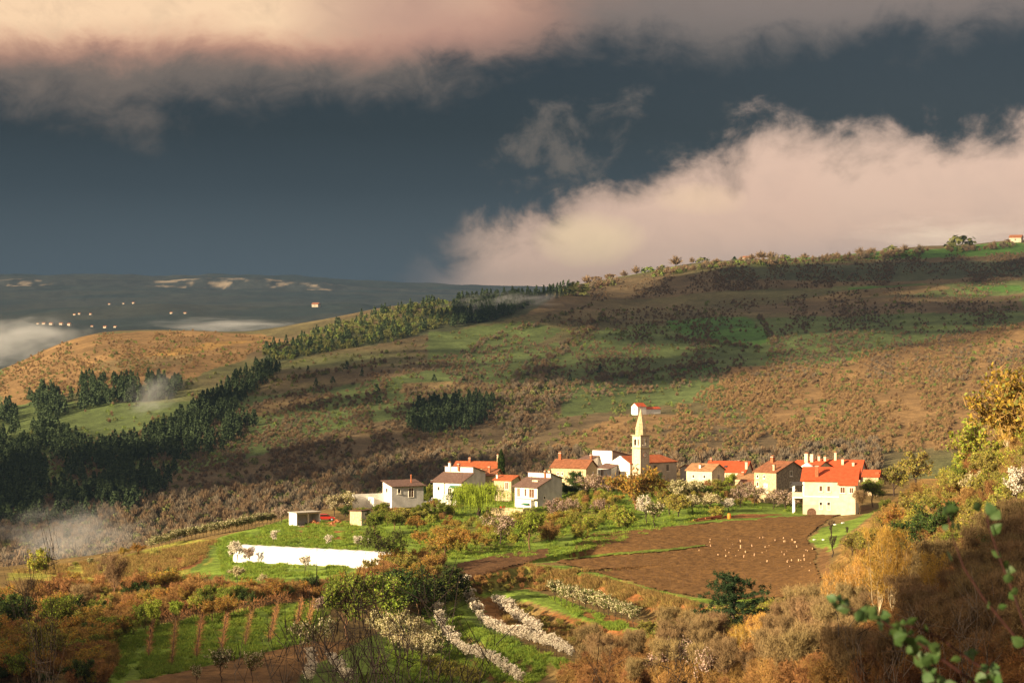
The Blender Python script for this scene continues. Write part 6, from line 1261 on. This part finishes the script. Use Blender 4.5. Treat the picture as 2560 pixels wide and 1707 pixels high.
# ------------------------------------------------------------------ vehicles
for n, c in (('paint_white', (0.80, 0.80, 0.78)), ('paint_red', (0.45, 0.03, 0.02)), ('paint_silver', (0.45, 0.47, 0.50))): material(n, c, .35, .04, 1, spec=.5)
material('tyre', (0.02, 0.02, 0.02), .9, .2); material('lamp_glass', (0.7, 0.65, 0.55), .2, .05); material('tail_red', (0.4, 0.02, 0.01), .3, .05)
def car(name, label, u, y, rz, paint, van=False, y0=430, pos=None):
    g = Vector(ground([u], [y], y0, 600)[0]) if pos is None else Vector(pos); o = empty(name, g, rz); tag(o, label, 'van' if van else 'car')
    if van: prof = [(-2.2, .35), (2.2, .35), (2.25, .9), (1.75, 1.1), (1.1, 1.85), (-2.1, 1.9), (-2.25, .8)]; glass = [(1.1, 1.2), (1.62, 1.15), (1.12, 1.72), (.3, 1.72), (.3, 1.2)]
    else: prof = [(-2.0, .35), (2.0, .35), (2.05, .7), (1.1, .92), (.45, 1.40), (-1.1, 1.45), (-1.8, .98), (-2.05, .9)]; glass = [(-1.5, .98), (.95, .95), (.42, 1.32), (-1.05, 1.36)]
    b = MB().prism([(p, z) for p, z in prof], -.8, .8, 'y').build('body', paint, o, .06)
    for s in (-1, 1): MB().prism(glass, s * .795, s * .815, 'y').build('side_window', 'glass', o)
    a, c = prof[-5 if not van else 3], prof[-4 if not van else 4]
    MB().slab([(a[0] - .05, -.66, a[1] + .1), (a[0] - .05, .66, a[1] + .1), (c[0] + .08, .66, c[1] - .02), (c[0] + .08, -.66, c[1] - .02)], .02).build('windscreen', 'glass', o)
    for x in (-1.25, 1.3):
        for s in (-1, 1):
            n = 12; ring = lambda r, yy: [(x + r * math.cos(2 * math.pi * i / n), yy, .32 + r * math.sin(2 * math.pi * i / n)) for i in range(n)]
            w = MB().add(ring(.32, s * .66) + ring(.32, s * .84), [tuple(range(n)), tuple(range(n, 2 * n))] + [(i, (i + 1) % n, n + (i + 1) % n, n + i) for i in range(n)]).build('wheel', 'tyre', o)
            MB().add(ring(.18, s * .80) + ring(.18, s * .85), [tuple(range(n)), tuple(range(n, 2 * n))] + [(i, (i + 1) % n, n + (i + 1) % n, n + i) for i in range(n)]).build('rim', 'paint_silver', w)
    for s in (-1, 1):
        MB().box(1.98, 2.07, s * .62 - .14, s * .62 + .14, .60, .74).build('headlight', 'lamp_glass', o); MB().box(-2.10, -2.0, s * .66 - .1, s * .66 + .1, .70, .86).build('tail_light', 'tail_red', o)
    return o
car('parked_car', 'red car parked right of the open garage', 812, 1301, .3, 'paint_red', y0=420)
car('parked_van', 'white van parked in the yard of the grey barn', 1042, 1251, 2.6, 'paint_white', True, y0=450)
car('parked_car', 'white car parked beside the white van near the barn', 1006, 1262, .5, 'paint_white', y0=440)
car('parked_car', 'white car parked below the white house', 1092, 1268, .1, 'paint_white', y0=440)
car('parked_car', 'silver car parked between the barn and the white house', 1068, 1258, 2.4, 'paint_silver', y0=450)
car('parked_car', 'silver car beside the white yard wall', 920, 1268, .8, 'paint_silver', y0=440)
# ------------------------------------------------------------------ piles, barrel, sacks, terrace furniture
def log_pile():
    g = ground([1716, 1815], [1306, 1293], 400, 520); a, b = Vector(g[0]), Vector(g[1]); o = empty('timber_pile', a); tag(o, 'long low pile of reddish timber at the upper edge of the ploughed field', 'timber'); rg = random.Random(3); d = b - a
    for i in range(14):
        t0 = rg.uniform(0, .75); t1 = min(1, t0 + rg.uniform(.2, .4)); off = Vector((0, rg.uniform(-.5, .5), rg.uniform(.1, .5))); MB().tube([d * t0 + off, d * t1 + off + Vector((0, .1, .05))], .14, 6).build('log', 'brick_red', o)
log_pile()
def lump(name, label, cat, u, y, r, h, mat, grp=None, y0=400):
    g = Vector(ground([u], [y], y0, 600)[0]); o = empty(name, g); tag(o, label, cat, grp); return o, g
o, g = lump('orange_barrel', 'orange barrel at the end of the reddish timber pile', 'barrel', 1823, 1296, .3, .9, 'orange_plastic')
MB().ngon(0, 0, .34, .40, 0, .5, 12).ngon(0, 0, .40, .34, .501, 1.0, 12).build('body', 'orange_plastic', o); MB().ngon(0, 0, .30, .30, 1.002, 1.05, 12).build('lid', 'orange_plastic', o)
for i, (u, y, l) in enumerate(((2036, 1350, 'left white sack on the grass strip at the field corner'), (2058, 1350, 'white sack pair nearest the lower pollarded trunk'), (2086, 1312, 'white sack on the upper grass strip left'), (2107, 1308, 'rightmost white sack on the upper grass strip'))):
    o, g = lump('white_sack', l, 'sack', u, y, .3, .3, 'sack', y0=230)
    o.rotation_euler[2] = .7 + i; MB().box(-.34, .34, -.2, .2, -.02, .22).build('bag', 'sack', o, .09); MB().box(-.42, -.32, -.08, .08, .05, .15).build('knot', 'sack', o, .03)
for i, (u, y, l) in enumerate(((785, 1310, 'heap of orange bricks beside the open garage'), (842, 1308, 'wider heap of orange bricks left of the stone hut'))):
    o, g = lump('brick_heap', l, 'brick heap', u, y, 1, 1, 'brick_red', y0=420); rg = random.Random(i)
    for k in range(46):
        s = .22; a = rg.uniform(0, 6.28); r = rg.uniform(0, 1.5 + i); z = max(0.1, .9 - r * .55); b = MB().box(-s, s, -s * .6, s * .6, -s * .5, s * .5).build('brick', 'brick_red' if rg.random() < .7 else 'tile_tan', o); b.location = (math.cos(a) * r, math.sin(a) * r * .6, z * rg.uniform(.3, 1)); b.rotation_euler = (rg.uniform(-.4, .4), rg.uniform(-.4, .4), rg.uniform(0, 3))
def furniture():
    g = Vector(ground([1300], [1274], 440, 520)[0])
    o = empty('garden_table', g, .4); tag(o, 'white garden table on the terrace of the grey and white stepped house', 'table'); MB().box(-.8, .8, -.45, .45, .70, .75).build('top', 'paint_white', o)
    for x in (-.7, .7):
        for y in (-.35, .35): MB().box(x - .03, x + .03, y - .03, y + .03, -.1, .699).build('leg', 'paint_white', o)
    for i, (u, y, l) in enumerate(((1252, 1276, 'left red garden chair behind the terrace wall'), (1262, 1275, 'right red garden chair behind the terrace wall'))):
        g = Vector(ground([u], [y], 440, 520)[0]); o = empty('garden_chair', g, .5 * i); tag(o, l, 'chair'); MB().box(-.25, .25, -.25, .25, .42, .46).build('seat', 'paint_red', o); MB().box(-.25, .25, .22, .26, .461, .95).build('backrest', 'paint_red', o)
        for x in (-.22, .22):
            for yy in (-.22, .22): MB().box(x - .02, x + .02, yy - .02, yy + .02, -.1, .419).build('leg', 'paint_red', o)
furniture()
# ------------------------------------------------------------------ unseen cloud lumps added sunward of the view to shade hillside and foreground
import bmesh
def shade_cloud_mat(op):
    m = bpy.data.materials.new('cloud'); m.use_nodes = True; t = m.node_tree; t.nodes.clear()
    out = t.nodes.new('ShaderNodeOutputMaterial'); df = t.nodes.new('ShaderNodeBsdfDiffuse'); df.inputs[0].default_value = (.8, .78, .76, 1); tr = t.nodes.new('ShaderNodeBsdfTransparent'); mx = t.nodes.new('ShaderNodeMixShader'); mx.inputs[0].default_value = op
    lk(t, tr.outputs[0], mx.inputs[1]); lk(t, df.outputs[0], mx.inputs[2]); lk(t, mx.outputs[0], out.inputs[0])
    return m
def shade_clouds():
    thick, thin = shade_cloud_mat(.15), shade_cloud_mat(.075)
    bm = bmesh.new(); bmesh.ops.create_icosphere(bm, subdivisions=3, radius=1.0); V = np.array([v.co[:] for v in bm.verts]); Fc = np.array([[v.index for v in f.verts] for f in bm.faces]); bm.free()
    def cloud(name, label, poly, n, r0, r1, H, y0, y1, seed):
        q = in_poly(poly, n); g = ground(q[:, 0], q[:, 1], y0, y1, 200); rg = np.random.default_rng(seed); vs, fs = [], []
        S_ = np.array(SUN)
        for k, p in enumerate(g):
            h = H + rg.uniform(-25, 60); c = p + S_ * ((h - p[2]) / S_[2]); r = rg.uniform(r0, r1) * (1 if y1 < 900 else (p[1] / 1900) ** 1.4); d = 1 + .35 * fbm(V[:, 0] * 3 + k * 7, V[:, 1] * 3 + V[:, 2] * 2, 1.0, k, 3)
            vs.append(c + V * d[:, None] * (r, r, r * .45)); fs.append(Fc + len(V) * k)
        o = link(name, np_mesh(name, np.concatenate(vs), np.concatenate(fs), [thin if y1 < 900 else thick], smooth=True)); tag(o, label, 'cloud', kind='stuff')
    cloud('hill_shade_cloud', 'unseen cloud lumps added off view to shade the far hillside', [(-200, 1030), (420, 985), (720, 905), (1000, 855), (1450, 745), (2000, 655), (2700, 640), (2700, 800), (2050, 880), (1800, 960), (1480, 1010), (1330, 1080), (1240, 1230), (600, 1330), (-200, 1420)], 74, 60, 130, 520, 950, 2750, 1)
    cloud('near_shade_cloud', 'unseen thin cloud scraps added off view to shade the lower right slope', [(2360, 1640), (2430, 1500), (2520, 1430), (2680, 1340), (2680, 1707), (2080, 1707)], 44, 8, 20, 480, 110, 330, 2)
    cloud('left_shade_cloud', 'unseen thin cloud scraps added off view to shade the lower left slope', [(-200, 1600), (240, 1620), (250, 1707), (-200, 1707)], 14, 10, 20, 480, 110, 330, 3)
    cloud('orchard_shade_cloud', 'unseen loose cloud scraps added off view to dim the orchard bottom', [(500, 1680), (1000, 1660), (1500, 1690), (1500, 1707), (500, 1707)], 12, 8, 16, 480, 110, 330, 4)
shade_clouds()
# ------------------------------------------------------------------ haze and mist
def vol_obj(name, label, me, dens, col, noise_sc=None, thr=.45):
    m = bpy.data.materials.new(name); m.use_nodes = True; t = m.node_tree; t.nodes.clear()
    out = t.nodes.new('ShaderNodeOutputMaterial'); pv = t.nodes.new('ShaderNodeVolumePrincipled'); pv.inputs['Color'].default_value = col + (1,); pv.inputs['Density'].default_value = dens; pv.inputs['Anisotropy'].default_value = 0.0
    if noise_sc:
        tc = t.nodes.new('ShaderNodeTexCoord'); p = S(t, tc.outputs['Object']); sp = t.nodes.new('ShaderNodeSeparateXYZ'); lk(t, p, sp.inputs[0]); x, y, z = (S(t, sp.outputs[i]) for i in range(3))
        r = (x * x + y * y + z * z)._m('SQRT'); n = noise(t, p, noise_sc, 4.0, .6, .4)
        d = ((1.0 - r).clamp() * .75 + (n - .5) * 1.7 - thr * .5).smooth(0.0, .6) * (1.0 - r).smooth(0.0, .35) * dens
        lk(t, d, pv.inputs['Density'])
    lk(t, pv.outputs[0], out.inputs['Volume']); me.materials.clear(); me.materials.append(m)
    o = link(name, me); tag(o, label, 'haze' if name == 'haze' else 'mist', kind='stuff'); return o
hz = MB().box(-8200, 8200, -260, 9900, -330, 285); tmp = hz.build('haze', 'glass'); hm = tmp.data; bpy.data.objects.remove(tmp)
HAZE = vol_obj('haze', 'thin blue haze filling the valley air out to the far plateau', hm, 9.0e-5, (0.054, 0.092, 0.158))
def mist(name, label, u, y, Y, w, h, dep, dens, seed, roll=0.0):
    bm = bmesh.new(); bmesh.ops.create_icosphere(bm, subdivisions=2, radius=1.0); me = bpy.data.meshes.new(name); bm.to_mesh(me); bm.free()
    o = vol_obj(name, label, me, dens, (.92, .93, .95), 2.2 + seed * .13, .35); o.location = P3(u, y, Y); k = Y / F; o.scale = (w * k / 2, dep, h * k / 2); o.rotation_euler = (0, roll, seed * .0)
mist('valley_mist', 'pale mist rolling over the left end of the ridge', 30, 850, 2500, 460, 190, 260, .0040, 1)
mist('slope_mist', 'thin wisp of mist hanging on the dark pine slope', 385, 985, 1560, 230, 150, 60, .0075, 2, -.6)
mist('saddle_mist', 'veil of mist crossing the dark wood at the saddle', 1240, 765, 2080, 420, 90, 120, .010, 3, -.12)
mist('foot_mist', 'grey mist in the valley foot at the far left', 170, 1345, 960, 520, 230, 90, .0055, 4)
mist('plain_mist', 'strip of mist on the far plain behind the ridge', 560, 815, 3800, 520, 60, 300, .0022, 5)
mist('ridge_mist', 'cloud base brushing the far right skyline', 2380, 590, 3000, 700, 130, 250, .0018, 6)
